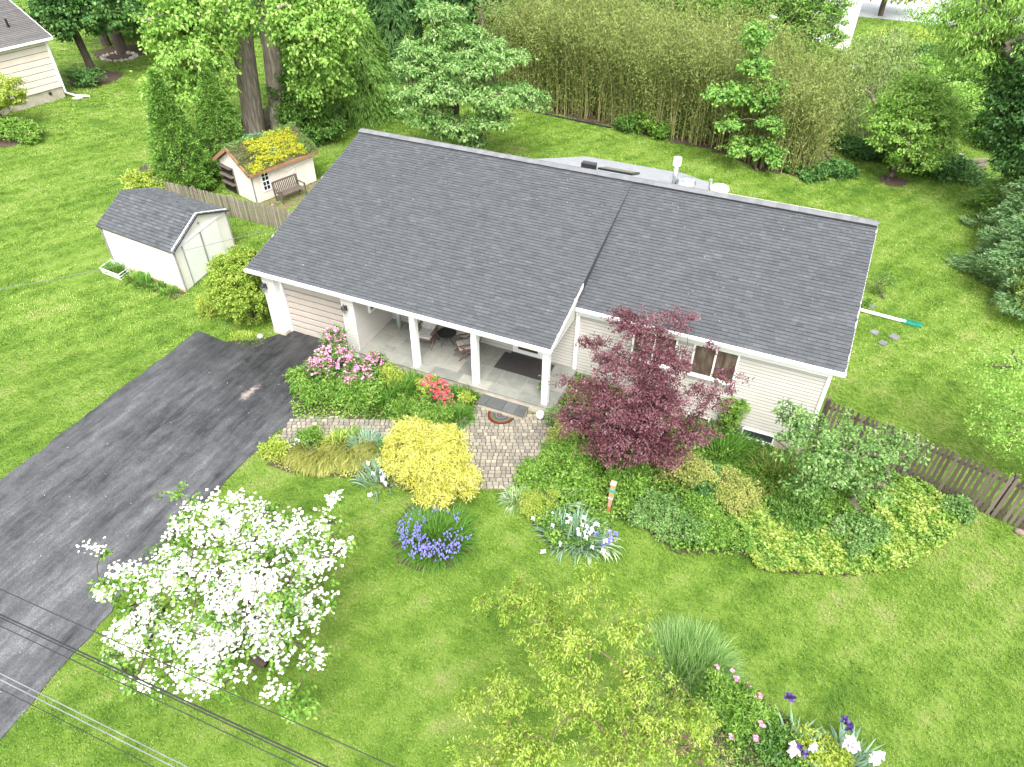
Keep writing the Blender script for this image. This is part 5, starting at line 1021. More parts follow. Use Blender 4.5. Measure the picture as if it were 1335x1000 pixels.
rmound('small upright shrub with bright leaves against the siding', (945, 570), .35, .3, .8, 'bright', 110, .09, 175, zc=.0)
def carpet(name, label, poly, m, n, Lf, seed, h0=.03, h1=.2, asp=.6):
    g = np.random.default_rng(seed); P = np.array([p[:2] for p in poly]); xy = P.min(0) + g.random((n, 2)) * (P.max(0) - P.min(0)); xy = xy[inpoly(xy[:, 0], xy[:, 1], poly)]
    hh = .5 + .5 * np.sin(xy[:, 0] * 5.1 + 2 * np.sin(xy[:, 1] * 3.3)) * np.sin(xy[:, 1] * 4.7 + xy[:, 0])
    pos = np.concatenate([xy, (gz(xy[:, 0]) + h0 + (h1 - h0) * hh * (.4 + .6 * g.random(len(xy))))[:, None]], 1); k = len(pos)
    v, f = leaf_arrays(pos, g.normal(size=(k, 3)) * np.array([1, 1, .45]), np.array([0, 0, 1.]) + g.normal(size=(k, 3)) * .55, Lf * g.uniform(.6, 1.3, k), Lf * asp)
    tag(link(name, arr_mesh(name, v, f, np.repeat(g.random(k), 4), C_[m]), kind='stuff'), label, 'undergrowth')
carpet('bed_undergrowth', 'leafy green undergrowth filling the bed before the right half of the house', BEDR, 'mid', 24000, .1, 500)
carpet('bed_undergrowth', 'mixed brighter green undergrowth scattered through the right hand bed', BEDR, 'bright', 62000, .11, 501, .08, .4)
carpet('bed_undergrowth', 'leafy green undergrowth filling the bed between walk and porch', BEDL, 'bright', 9000, .09, 502, .03, .14)
carpet('bed_undergrowth', 'low mixed undergrowth around the olive draping grass', BEDO, 'lime', 7000, .07, 503, .02, .12)
carpet('bed_undergrowth', 'sparse low leaves over the soil of the lower right flower bed', FLB, 'mid', 9000, .07, 504, .02, .12)
gq = np.random.default_rng(77); n_ = 110; px_ = gq.uniform(-11.2, 8.3, n_); t_ = gq.random(n_) ** .7
yl_ = np.where(px_ < .15, -.1, 2.1); zl_ = np.where(px_ < .15, 2.47, 2.7); pq = np.stack([px_, yl_ + (RY - .3 - yl_) * t_, zl_ + (RZ - .09 - zl_) * t_ + .03], 1)
dq = np.stack([gq.uniform(-13, -7.5, 45), gq.uniform(-14, -2, 45), np.full(45, G0 + .036)], 1); pq = np.concatenate([pq, dq]); k = len(pq)
v, f = leaf_arrays(pq, gq.normal(size=(k, 3)) * np.array([1, 1, .1]), np.array([0, 0, 1.]) + gq.normal(size=(k, 3)) * .2, gq.uniform(.02, .05, k), .03)
tag(link('fallen_petals', arr_mesh('fallen_petals', v, f, np.repeat(gq.random(k), 4), mat('petal_litter', [(.25, .25, .18), (.6, .59, .52)], .8, 9, rnd=.5)), kind='stuff'), 'tiny pale petals and bits scattered over the roof and the asphalt', 'litter')
# yellow ground cover
gp = GP((965, 700), (985, 745), (1050, 750), (1110, 752), (1180, 742), (1240, 706), (1248, 672), (1210, 640), (1180, 628), (1150, 640), (1130, 690), (1050, 690), (1000, 670), (950, 650))
g = np.random.default_rng(181); Pg = np.array(gp); n = 16000; xy = Pg.min(0) + g.random((n, 2)) * (Pg.max(0) - Pg.min(0)); xy = xy[inpoly(xy[:, 0], xy[:, 1], gp)][:6500]
bumpz = .14 + .07 * np.sin(xy[:, 0] * 3.1) * np.cos(xy[:, 1] * 2.7) + .05 * np.sin(xy[:, 0] * 7 + xy[:, 1] * 5) + .12 * g.random(len(xy)) ** 2
cen = np.repeat(np.concatenate([xy, (gz(xy[:, 0]) + bumpz)[:, None]], 1), 8, 0); k = len(cen); an = np.tile(np.arange(8) * .785, len(xy)) + np.repeat(g.random(len(xy)) * 6, 8); el = np.tile([.2, .9] * 4, len(xy))
dd = np.stack([np.cos(an), np.sin(an), el + g.normal(size=k) * .2], 1); v, f = leaf_arrays(cen - np.array([0, 0, .02]), dd, np.array([0, 0, 1.]) + g.normal(size=(k, 3)) * .2, .075 * g.uniform(.7, 1.2, k), .055); pos = cen
tag(link('yellow_ground_cover', arr_mesh('ground_cover', v, f, np.repeat(np.clip(np.repeat(g.random(len(xy)), 8) * .6 + g.random(k) * .4, 0, 1), 4), C_['gold']), kind='stuff'), 'carpet of yellow green ground cover filling the rounded end of the bed', 'ground cover')
pl_ = GP((1100, 690), (1190, 745), (1180, 700), (1130, 640), (1000, 650), (1000, 700))
# green undergrowth
rmound('low green leaves under the lilac', (1060, 650), 1.1, .8, .35, 'bright', 420, .10, 182)
rmound('green leafy shoots in front of the lilac stems', (1110, 700), .8, .6, .35, 'grey', 330, .10, 183)
rmound('dark green undergrowth left of the lilac stems', (1040, 680), .8, .6, .3, 'mid', 300, .10, 184)
rmound('green tuft at the fence foot by the yellow ground cover', (1245, 668), .4, .3, .25, 'grey', 120, .1, 185)
lb_ = G(1112, 672); lt = plant('lilac_bush', 'tall loose lilac bush with grey green leaves in front of the fence', 'shrub', lb_)
ll = vl(lb_, [(1070, 590, 0, .9, .8, .5), (1120, 590, .3, .9, .8, .55), (1165, 585, .6, .7, .7, .5), (1100, 560, .6, .6, .6, .35), (1040, 560, .5, .4, .4, .4), (1030, 535, .9, .35, .3, .2), (1060, 630, -.2, .7, .6, .4), (1135, 630, -.2, .7, .6, .45), (1195, 585, .8, .35, .4, .25), (1020, 580, .4, .35, .35, .3), (1060, 555, .9, .35, .4, .3), (1090, 610, -.5, .7, .5, .4)])
_, cc = crown('foliage', C_['grey'], ll, 350, 26, .16, .11, .06, 191, lt, ret=True, droop=.4, shell=.5)
branches('stems', M['bark'], lb_ - np.array([0, 0, .1]), lb_ + np.array([0, .1, .7]), cc, .09, 191, lt, maxt=80, bend=.2)
g = np.random.default_rng(192); c2, _ = lobes_centers(g, ll, 4, .2, .8); flowers('blossoms', P_['lilac'], np.repeat(c2, 12, 0) + g.normal(size=(48, 3)) * .05, .05, 193, lt)
# --- ornamental grass and the flower bed at the bottom right
q = G(893, 882); t = plant('fountain_grass', 'big round clump of tall silvery tipped ornamental grass on the lower lawn', 'ornamental grass', q)
fgm = leafmat('leaf_fountain', [(.06, .17, .03), (.18, .34, .075), (.45, .56, .26)])
g = np.random.default_rng(201); o, _ = blades('leaves', C_['strap'], q, .7, 1700, .75, .018, 201, .6, t, .7); o, _ = blades('leaves', fgm, q, .85, 5200, .92, .014, 202, .62, t, 1.1, seg=6)
mound('peony_bush', 'peony bush with pale pink flowers beside the tall grass clump', G(958, 935)[:2], .75, .6, .55, 'bright', 330, 24, .11, .11, 203, 'shrub', asp=.35)
po_ = [o for o in bpy.data.objects if o.name.startswith('peony_bush') and o.type == 'EMPTY' and 'pale pink' in o.get('label', '')][0]
ps = np.array([Z(u, v, -.35) for u, v in ((975, 892), (978, 905), (990, 908), (955, 875), (937, 870), (933, 948), (956, 962), (985, 961), (993, 945), (960, 885))]); flowers('blossoms', P_['pink'], np.repeat(ps, 3, 0) + np.random.default_rng(3).normal(size=(len(ps) * 3, 3)) * .025, .12, 204, po_, 6, 1, .5)
rmound('leafy green plants at the bottom between peony and irises', (1010, 975), .7, .45, .35, 'mid', 260, .09, 205)
clump('iris with one dark purple flower left in the lower bed', (1030, 975), .3, 60, .8, .05, 'blueleaf', 206, 'iris_clump', 'flower clump')
clump('iris leaves with dark purple and white flowers at the bottom edge', (1100, 1000), .45, 110, .75, .05, 'blueleaf', 207, 'iris_clump', 'flower clump')
rmound('bright green leafy plant among the lower irises', (1065, 985), .6, .4, .3, 'lime', 200, .09, 208)
def single_iris(label, uv, z, m, size, seed, n=3):
    p = Z(uv[0], uv[1], z); b = (p[0] + .05, p[1] + .02, float(gz(p[0]))); t = plant('iris_flower', label, 'flower', b, 'tall irises at the bottom right'); g = np.random.default_rng(seed)
    iris_flowers('blossoms', P_[m], p + g.normal(size=(n, 3)) * .05, size, seed, t); MB().tube([b, tuple(p)], [.012, .008], 5).build('stem', mat('green_stem', [(.08, .2, .03), (.14, .28, .06)], .7, 8), t)
single_iris('dark purple iris flower standing highest, left of the others', (1031, 912), -.1, 'purple', .2, 1); single_iris('dark purple iris flower above the two pale pink ones', (1107, 947), -.05, 'purple', .2, 2)
single_iris('dark purple iris flower low between the pale flowers', (1044, 973), -.3, 'purple', .19, 3); single_iris('pale lilac iris spike under the dark purple flower', (1108, 968), -.15, 'lilac', .24, 4, 7)
single_iris('pale lilac iris left of the low purple one', (1035, 978), -.35, 'lilac', .2, 5, 5); single_iris('pale pink iris spike in the bottom right corner of the bed', (1142, 990), -.2, 'lilac', .22, 6, 7); single_iris('small white iris between the two purple ones', (1062, 975), -.35, 'bluewhite', .15, 7, 3)
for k, (u, v) in enumerate(((707, 722), (482, 648))):
    q = G(u, v); t = plant('fallen_bloom', ('single pale violet bloom lying in the lawn below the iris bed', 'single pale blue bloom lying in the lawn left of the blue flower clump')[k], 'flower', q); iris_flowers('blossoms', P_['bluewhite'], q + np.array([[0, 0, .09], [.04, .02, .1]]), .13, 60 + k, t)
# --- plants along the white shed
bkq = (SHA + (SHB - SHA) * .12)[:2] - BCu * .45
bk_ = thing('wire_planter', 'low white wire basket planter with leaves at the left end of the white shed', 'planter', xyz(bkq, G0)); mb = MB()
for k in range(14):
    s = -.6 + k * 1.2 / 13
    for o2_ in (-.3, .3): p = bkq - BA * s + BCu * o2_; mb.bar(xyz(p, G0), xyz(p + BCu * o2_ * .2, G0 + .28), .015)
for zz in (.03, .15, .28):
    sc_ = 1 + zz * .6; cs = [bkq - BA * a_ + BCu * b_ * sc_ for a_, b_ in ((-.6, -.3), (.6, -.3), (.6, .3), (-.6, .3))]
    for a_, b_ in zip(cs, cs[1:] + cs[:1]): mb.bar(xyz(a_, G0 + zz), xyz(b_, G0 + zz), .022)
mb.build('basket', M['white'], bk_)
blades('leaves', C_['strap'], np.array([bkq[0], bkq[1], G0 + .1]), .5, 160, .45, .035, 211, .8, bk_, ry=.25)
for k, s in enumerate((.38, .55, .7, .86)):
    p = SHA + (SHB - SHA) * s - BCu * .4; clump(('strap leaved clump beside the wire planter', 'larger strap leaved clump at the middle of the shed wall', 'low clump of leaves right of the middle along the shed wall', 'small clump of leaves near the front corner of the shed')[k], np.array([p[0], p[1], G0]), (.35, .45, .3, .3)[k], (120, 150, 90, 90)[k], (.4, .5, .3, .35)[k], .04, ('bright', 'strap', 'mid', 'strap')[k], 212 + k)
sheet('shed_bed', [tuple(SHA - BCu * .1), tuple(SHB - BCu * .1), tuple(SHB - BCu * .7), tuple(SHA - BCu * .7)], M['soil'], .008, .1, .01)
mound('pale_shrub', 'pale yellow green shrub at the fence corner behind the white shed', G(190, 262)[:2] + np.array([0, .6]), 1.2, .9, .75, 'lime', 300, 24, .2, .13, 216, 'shrub')
# --- upper left garden
def bigtree(label, b_uv, top_uv, lst, m, ncl, npl, clr, Lf, seed, r0, bark='bark', name='tree', group=None, asp=.65, droop=.4, maxt=50, **kw):
    b_ = G(*b_uv) if len(b_uv) == 2 else np.array(b_uv, float); t = plant(name, label, 'tree', b_, group); lb = vl(b_, lst)
    _, cc = crown('crown', C_[m], lb, ncl, npl, clr, Lf, Lf * asp, seed, t, ret=True, droop=droop, **kw)
    tp = V(b_, *top_uv); branches('trunk', M[bark], b_ - np.array([0, 0, .2]), tp, cc, r0, seed, t, wob=.05, nside=8, maxt=maxt, rmin=.02); return t
bigtree('slender dark trunk with teal green leaves beside the neighbouring house', (124, 101), (92, 30), [(95, 22, 0, 2.2, 2, 1.2), (130, 8, 0, 2.4, 2, 1.2), (70, 20, -1, 1.6, 1.5, 1.1), (158, 18, 0, 1.4, 1.4, .9), (80, -25, 0, 3, 3, 1.5), (130, -30, 1, 3, 3, 1.5), (68, 42, -.5, .7, .7, .5)], 'teal', 420, 40, .45, .25, 221, .26, name='maple_tree')
bigtree('middle dark trunk behind the slender maple, upper left', (140, 60), (122, 10), [(170, 0, 0, 3, 2.5, 1.5), (120, -10, 0, 3, 2.5, 1.5), (190, -20, 1, 3.5, 3, 2)], 'teal', 300, 36, .6, .3, 222, .36, group='trees at the upper left')
bigtree('grey trunk rising from the ring of stones, upper left', (160, 70), (137, 5), [(150, -30, 1, 4, 3, 2), (190, -15, 2, 3, 3, 2), (165, 12, 1, 1.6, 1.5, .8)], 'mid', 280, 36, .6, .3, 223, .42, group='trees at the upper left')
bigtree('dark trunk just left of the light green hanging crown, upper left', (203, 45), (192, -10), [(190, 0, 2, 3, 3, 3), (215, 20, 3, 3, 3, 2.5), (170, 10, 5, 3, 3, 3)], 'dark', 380, 36, .7, .32, 224, .4, group='trees at the upper left')
for k, (u, v, rx, rz_, m) in enumerate(((130, 25, 5, 3, 'dark'), (190, 38, 4.5, 3.4, 'dark'), (60, 2, 5, 3, 'dark'), (235, 60, 4, 3.5, 'dark'), (280, 60, 4, 3.5, 'mid'))):
    b_ = G(u, v); b_ = b_ + np.array([-1.5, 3.5, 0]); t = plant('woodland_shrub', ('dark leafy thicket behind the upper left tree trunks', 'dark thicket between stone ring and hanging light green crown', 'dark thicket behind the neighbouring house roof', 'dark shrubbery behind the tall twin trees, left part', 'green shrubbery behind the tall twin trees, right part')[k], 'shrub', b_)
    crown('foliage', C_[m], [(b_[0], b_[1], b_[2] + rz_ * .7, rx, 2.5, rz_)], 300, 32, .6, .3, .18, 230 + k, t)
g = np.random.default_rng(240); ctr = G(160, 74)
for k in range(18):
    a = k / 18 * 6.283; q = (ctr[0] + 1.25 * math.cos(a), ctr[1] + 1.1 * math.sin(a) - .3, G0 + .06); st = ball(q, .15 + .12 * g.random(), 7, 5, (1, .8, .6)); st.v = [tuple(np.array(p) + g.normal(size=3) * .03) for p in st.v]
    tag(st.build('border_stone', mat('border_rock', [(.3, .27, .22), (.5, .47, .4)], .9, 3)), 'one of the pale stones ringing the grey trunk at the upper left', 'stone', 'pale stones ringing the grey trunk')
nbq = G(8, 165); t = plant('golden_shrub', 'yellow leaved shrub on bent dark stems before the neighbouring house', 'shrub', nbq); lb = vl(nbq, [(5, 118, 0, 1.2, 1.0, .9), (-20, 125, 0, 1.2, 1, .9), (15, 135, 0, .6, .6, .35)])
_, cc = crown('foliage', C_['lime'], lb, 240, 30, .22, .14, .1, 241, t, ret=True); branches('stems', M['darktwig'], nbq, nbq + np.array([0, 0, .8]), cc, .1, 241, t, maxt=40)
mound('low_shrub', 'low light green shrub on the left edge below the yellow leaved one', G(15, 178)[:2], 2.2, 1.2, .6, 'bright', 380, 24, .2, .15, 242)
mound('low_shrub', 'small dark shrub at the corner of the neighbouring house', G(95, 116)[:2] + np.array([0.2, 1.0]), 1.0, .9, .6, 'teal', 150, 24, .2, .16, 243)
# --- behind the green roofed shed
bigtree('broad dark green rhododendron right of the green roofed shed', (398, 182), (400, 150), [(400, 150, 0, 1.6, 1.4, 1.1), (385, 120, 1, 1.4, 1.3, 1.2), (392, 165, -.3, .8, .8, .6), (425, 165, -.3, 1.0, .9, .8), (410, 185, -.6, .7, .6, .5)], 'mid', 480, 34, .28, .19, 251, .12, name='rhododendron', asp=.4, shell=.3)
bigtree('dark evergreen behind the twin trunks', (390, 140), (380, 20), [(400, 90, 2, 1.5, 1.5, 1.6), (410, 60, 3, 2.4, 2, 2.4), (380, 20, 3, 2.5, 2, 2.5), (395, 100, 2, 1.6, 1.5, 1.8)], 'dark', 560, 34, .45, .24, 252, .2, name='dark_evergreen')
def weeping(label, b_uv, h, r, m, n, seed, Lf=.2):
    b_ = G(*b_uv); g = np.random.default_rng(seed); t = plant('weeping_evergreen', label, 'evergreen', b_); z = g.random(n); a = g.random(n) * 6.283
    lump = 1 + .15 * np.sin(a * 4 + z * 8); rr_ = r * (1 - z) ** .7 * lump * (.75 + .25 * g.random(n)); ctr = np.stack([b_[0] + np.cos(a) * rr_, b_[1] + np.sin(a) * rr_, b_[2] + .1 + z * h], 1)
    npl = 12; ci = np.repeat(np.arange(n), npl); k = len(ci); out = np.stack([np.cos(a), np.sin(a), -np.ones(n) * .9], 1)
    tt = g.random(k); pos = ctr[ci] + out[ci] * (tt * .5)[:, None] + g.normal(size=(k, 3)) * .05; d = out[ci] + g.normal(size=(k, 3)) * .4
    v, f = leaf_arrays(pos, d, unit(np.stack([np.cos(a[ci]), np.sin(a[ci]), np.ones(k) * .8], 1) + g.normal(size=(k, 3)) * .3), Lf * g.uniform(.6, 1.2, k), Lf * .25)
    link('foliage', arr_mesh('foliage', v, f, np.repeat(np.clip(g.random(n)[ci] * .5 + g.random(k) * .5, 0, 1), 4), C_[m]), t); MB().tube([b_, (b_[0], b_[1], b_[2] + h)], [.15, .03], 7).build('trunk', M['bark'], t)
weeping('weeping evergreen with drooping sprays beside the back lawn', (480, 150), 6.2, 2.0, 'conifer', 2600, 253, .26); weeping('darker weeping evergreen behind, left of the layered dogwood', (520, 95), 8.5, 2.4, 'dark', 2400, 254, .28)
weeping('tall dark evergreen at the top edge above the twin trees crown', (455, 75), 9.5, 2.6, 'dark', 2200, 255, .28)
# --- layered dogwood at the back lawn
kb = G(597, 212); t = plant('layered_dogwood', 'spreading tree with layered pale green leaf tiers behind the roof ridge', 'tree', kb)
kl = vl(kb, [(560, 60, 1, 1.6, 1.4, .35), (590, 40, 1.5, 1.4, 1.2, .4), (545, 85, .5, 1.3, 1.2, .35), (600, 85, -.3, 1.9, 1.5, .4), (650, 75, .5, 1.4, 1.3, .35), (570, 115, -1, 1.6, 1.3, .4), (625, 125, -1.3, 1.9, 1.3, .4), (670, 120, -.3, 1.6, 1.3, .3), (695, 133, -.2, .8, .8, .18), (550, 145, -1, 1.2, 1.2, .5), (590, 165, -1.2, 1.3, 1, .5), (640, 155, -1.6, 1.2, 1, .35), (540, 120, -.3, 1.1, 1, .4), (575, 15, 2, .9, .8, .4), (625, 60, 1, 1.2, 1.2, .35), (615, 185, -1, .8, .8, .4)])
_, cc = crown('crown', C_['kousa'], kl, 820, 42, .34, .19, .095, 261, t, ret=True, droop=.35, flat=.3, shell=.5, upn=2, up=.1)
branches('trunk', M['bark'], kb - np.array([0, 0, .2]), kb + np.array([0, 0, 3.]), cc, .16, 261, t, maxt=70, rmin=.015)
bigtree('darker green tree behind the layered dogwood at the top', (640, 125), (625, 10), [(630, 30, 3, 2.4, 2.2, 2.2), (610, 5, 3, 2.5, 2, 2), (650, 60, 3, 1.6, 1.6, 1.5), (590, -10, 4, 3, 3, 2)], 'teal', 600, 40, .45, .26, 262, .22, asp=.75)
bigtree('brownish twiggy tree behind, left of the layered dogwood top', (545, 95), (540, 0), [(530, 10, 3, 1.8, 1.8, 1.8), (560, -5, 3, 2.2, 2, 1.6), (500, 20, 4, 1.6, 1.6, 1.8)], 'bamboo', 260, 26, .5, .2, 263, .2)
# --- bamboo grove
g = np.random.default_rng(271); n = 1250; bedge = [(-15.5, 27.0), (-11.3, 26.9), (-6, 26.4), (-3.6, 25.7), (0.5, 25.1), (3.2, 24.0), (5, 24.8), (8, 25.8), (9.5, 26.2)]
bx = np.array([p[0] for p in bedge]); by = np.array([p[1] for p in bedge]); x = g.uniform(-14.2, 6.4, n); x = x + .1 * np.sin(x * 4.1); dep_ = g.random(n) ** 1.6 * 6.5; y = np.interp(x, bx, by) + dep_ + .05; hgt = (5.9 + g.normal(size=n) * .5 + dep_ * .12) * np.interp(x, [-15, 2, 6.4], [1.06, 1.0, .84]) * (1 + .09 * np.sin(x * 1.9) + .05 * np.sin(x * 5.3)); z0 = gz(x)
bt = plant('bamboo_grove', 'dense grove of tall olive green bamboo along the back of the lawn', 'bamboo', (-3, 29, G0))
lean = g.normal(size=(n, 2)) * .22 + np.array([-.02, -.16]); ts = np.linspace(0, 1, 6); V_ = []
for i, tq in enumerate(ts):
    cx_ = x + lean[:, 0] * hgt * tq ** 2.2 * .8; cy_ = y + lean[:, 1] * hgt * tq ** 2.2 * .8; cz_ = z0 + hgt * tq * (1 - .06 * tq); r_ = .028 * (1 - .8 * tq)
    for k in range(4): V_.append(np.stack([cx_ + r_ * math.cos(k * 1.571), cy_ + r_ * math.sin(k * 1.571), cz_], 1))
v = np.stack(V_, 1).reshape(-1, 3); b0 = np.arange(n) * 24; f = []
for i in range(5):
    for k in range(4): f.append(np.stack([b0 + i * 4 + k, b0 + i * 4 + (k + 1) % 4, b0 + (i + 1) * 4 + (k + 1) % 4, b0 + (i + 1) * 4 + k], 1))
link('culms', arr_mesh('culms', v, np.concatenate(f), np.repeat(g.random(n), 24), mat('bamboo_culm', [(.12, .12, .04), (.26, .25, .09), (.42, .38, .18)], .5, 2, rnd=.8)), bt, kind='stuff')
npl = 125; ci = np.repeat(np.arange(n), npl); k = len(ci); tq = g.uniform(.03, 1.0, k) ** .75; L_ = (1 - tq) * .25 + .28
cpos = np.stack([x[ci] + lean[ci, 0] * hgt[ci] * tq ** 2.2 * .8, y[ci] + lean[ci, 1] * hgt[ci] * tq ** 2.2 * .8, z0[ci] + hgt[ci] * tq * (1 - .06 * tq)], 1)
pos = cpos + g.normal(size=(k, 3)) * L_[:, None] * np.array([.8, .8, .35]); d = g.normal(size=(k, 3)) * np.array([1, 1, .4]) - np.array([0, 0, .55])
v, f = leaf_arrays(pos, d, np.array([0, -.2, 1.]) + g.normal(size=(k, 3)) * .5, .2 * g.uniform(.7, 1.2, k), .042)
link('foliage', arr_mesh('foliage', v, f, np.repeat(np.clip(g.random(n)[ci] * .35 + g.random(k) * .4 + .12 * (np.sin(x[ci] * 2.3) * np.sin(x[ci] * .9 + y[ci]) + 1), 0, 1), 4), C_['bamboo2']), bt, kind='stuff')
eb = [(-11.3, 26.5, G0 + .05), (-9.0, 26.2, G0 + .05), (-7.5, 26.0, G0 + .07), (-6, 25.85, G0 + .06)]; tag(MB().tube(eb, .06, 6).build('bed_edging', M['black']), 'black plastic edging strip along the foot of the bamboo', 'edging')
for k, (u, v, r_, rz_, m, Lf) in enumerate(((835, 172, .75, .8, 'bright', .15), (858, 180, .85, .6, 'bright', .15), (885, 173, 1.0, .6, 'teal', .2), (1060, 232, .85, .45, 'teal', .2), (1094, 229, .85, .45, 'teal', .2), (815, 172, .5, .6, 'mid', .14), (1028, 222, .5, .35, 'mid', .14))):
    mound('lawn_shrub', ('upright bright green shrub in front of the bamboo', 'low rounded bright shrub right of the upright one', 'broad leaved dark green clump at the bamboo foot', 'hosta clump with whitish flowers below the willow', 'hosta clump right of the first one', 'thin small shrub left end of the bamboo bed', 'tiny green plant at the right end of the bamboo')[k], G(u, v)[:2], r_, r_ * .8, rz_, m, 150, 22, .16, Lf, 281 + k)
gb = G(985, 222); t = plant('young_ginkgo', 'slim young tree with bright green leaf sprays before the bamboo', 'tree', gb)
gl_ = vl(gb, [(985, 50, 0, .55, .5, .6), (985, 85, 0, .7, .6, .5), (955, 120, -.2, .9, .6, .35), (930, 125, -.3, .5, .5, .25), (990, 125, 0, .7, .7, .5), (1005, 160, -.2, .6, .6, .5), (990, 190, -.3, .55, .5, .4), (960, 190, -.5, .5, .5, .35), (1010, 205, -.6, .4, .4, .3), (950, 160, -.3, .45, .45, .35), (1010, 110, 0, .45, .45, .3)])
_, cc = crown('crown', leafmat('leaf_ginkgo', [(.09, .22, .03), (.17, .36, .07), (.38, .50, .10)], .35), gl_, 260, 34, .28, .17, .13, 291, t, ret=True, droop=.5, shell=.55); branches('trunk', M['bark'], gb, gb + np.array([-.2, 0, 5]), cc, .08, 291, t, maxt=60, trunk_n=8)
# --- evergreens and trees beyond the bamboo
for k, (b_uv, h_, r_) in enumerate((((-3.5, 36.5), 8.2, 2.6), ((0.2, 37.5), 7.6, 2.4), ((3.2, 37), 7.4, 2.3), ((-7.0, 37.5), 7.8, 2.6), ((-11, 37), 8.0, 2.8))):
    b_ = (b_uv[0], b_uv[1], float(gz(b_uv[0]))); t = plant('juniper_tree', ('dark juniper behind the middle of the bamboo', 'dark juniper right of the middle behind the bamboo', 'dark juniper behind the bamboo next to the white house', 'dark evergreen behind the left half of the bamboo', 'dark evergreen behind the left end of the bamboo')[k], 'evergreen', b_, 'evergreens behind the bamboo'); g = np.random.default_rng(300 + k)
    crown('foliage', C_['conifer'], [(b_[0], b_[1], b_[2] + h_ * .45, r_, r_, h_ * .45), (b_[0] + .8, b_[1] - .5, b_[2] + h_ * .75, r_ * .6, r_ * .6, h_ * .3), (b_[0] - 1, b_[1], b_[2] + h_ * .7, r_ * .5, r_ * .5, h_ * .3)], 420, 34, .32, .24, .09, 300 + k, t, shell=.3, droop=-.3); MB().tube([b_, (b_[0], b_[1], b_[2] + h_ * .8)], [.18, .05], 7).build('trunk', M['bark'], t)
wb = G(1125, 190); t = plant('willow_tree', 'soft grey green willow like tree right of the bamboo', 'tree', wb); wl_ = vl(wb, [(1110, 100, 1, 1.8, 1.6, 1.4), (1140, 80, 2, 2, 1.8, 1.3), (1120, 145, 0, 1.5, 1.3, 1.1), (1085, 120, 1, 1.3, 1.2, 1.2), (1165, 95, 2, 1.4, 1.3, 1.1), (1135, 180, -.3, 1.3, 1.1, .9), (1160, 60, 3, 1.6, 1.4, 1.0)])
_, cc = crown('crown', leafmat('leaf_willow', [(.11, .18, .04), (.26, .37, .10), (.42, .52, .22)], .3), wl_, 560, 44, .34, .2, .05, 311, t, ret=True, droop=1.2, flat=1.2, shell=.4); branches('trunk', M['greybark'], wb, wb + np.array([0, 0, 2.5]), cc, .14, 311, t, maxt=50)
rb_ = G(1157, 236); t = plant('round_crown_tree', 'round crowned small tree with pale lime leaves at the back lawn corner', 'tree', rb_)
rl_ = vl(rb_, [(1190, 150, .5, 1.9, 1.7, 1.2), (1215, 180, .3, 1.4, 1.3, 1.0), (1170, 180, 0, 1.4, 1.3, .9), (1195, 205, -.2, 1.4, 1.1, .6), (1230, 150, 1, 1.2, 1.2, 1.0), (1160, 150, .5, 1.0, 1.0, .9), (1200, 115, 1.5, 1.3, 1.3, .8)])
_, cc = crown('crown', C_['tulip'], rl_, 620, 40, .28, .16, .10, 312, t, ret=True, shell=.3, up=.4); branches('trunk', M['bark'], rb_, rb_ + np.array([.3, 0, 1.2]), cc, .13, 312, t, maxt=60)
for k, (u, v, rx, ry, rz_, m, Lf, lab) in enumerate(((1225, 228, 2.4, 1.1, .55, 'teal', .17, 'low dark green hedge under the round crowned tree'), (1135, 205, 1.8, 1.0, .5, 'dark', .16, 'low dark shrub left of the round crowned tree'), (1260, 165, 2.0, 1.7, 1.4, 'tulip', .17, 'mid green shrub right of the round crowned tree'), (1235, 120, 2.6, 1.8, 1.2, 'tulip', .18, 'pale green shrubs beyond the round crowned tree'), (1275, 125, 2.4, 1.6, 1.3, 'kousa', .18, 'pale shrub by the right edge beyond the dark tree'), (1180, 75, 2.6, 2, 1.2, 'lime', .2, 'pale feathery shrub between willow and far lawn'), (1210, 95, 2.2, 1.6, 1.3, 'grey', .18, 'pale green shrub beside the far lawn'), (1290, 190, 2.0, 1.5, 1.2, 'mid', .18, 'dark shrub above the wooden bed wall'))):
    q = G(u, v); mound('background_shrub', lab, q[:2], rx, ry, rz_, m, 330, 26, .28, Lf, 320 + k)
bigtree('dark leaved tall tree on the right edge', (20.5, 27, -1.09), (1310, 60), [(1340, 130, 0, 1.6, 2, 1.6), (1345, 185, -1, 1.5, 1.6, 1.5), (1318, 170, 0, .9, 1.0, .8), (1362, 90, 0, 2.0, 2, 2.0), (1318, 205, 0, .8, .8, .6)], 'dark', 700, 44, .34, .17, 331, .3)
bigtree('light green feathery tree overhanging the top right corner', (24, 30, -1.09), (1330, -40), [(1290, 60, 0, 1.8, 1.8, .9), (1320, 30, 0, 2.2, 2, 1.2), (1260, 30, 1, 1.6, 1.6, .6), (1330, 80, 0, 1.8, 1.6, 1.0), (1225, 15, 2, 1.4, 1.4, .45), (1290, 5, 1, 2, 2, .8), (1345, 0, 0, 3, 3, 1.5), (1255, 75, 1, 1.3, 1.3, .6)], 'tulip', 520, 34, .42, .22, 332, .22, asp=.3, droop=.9)
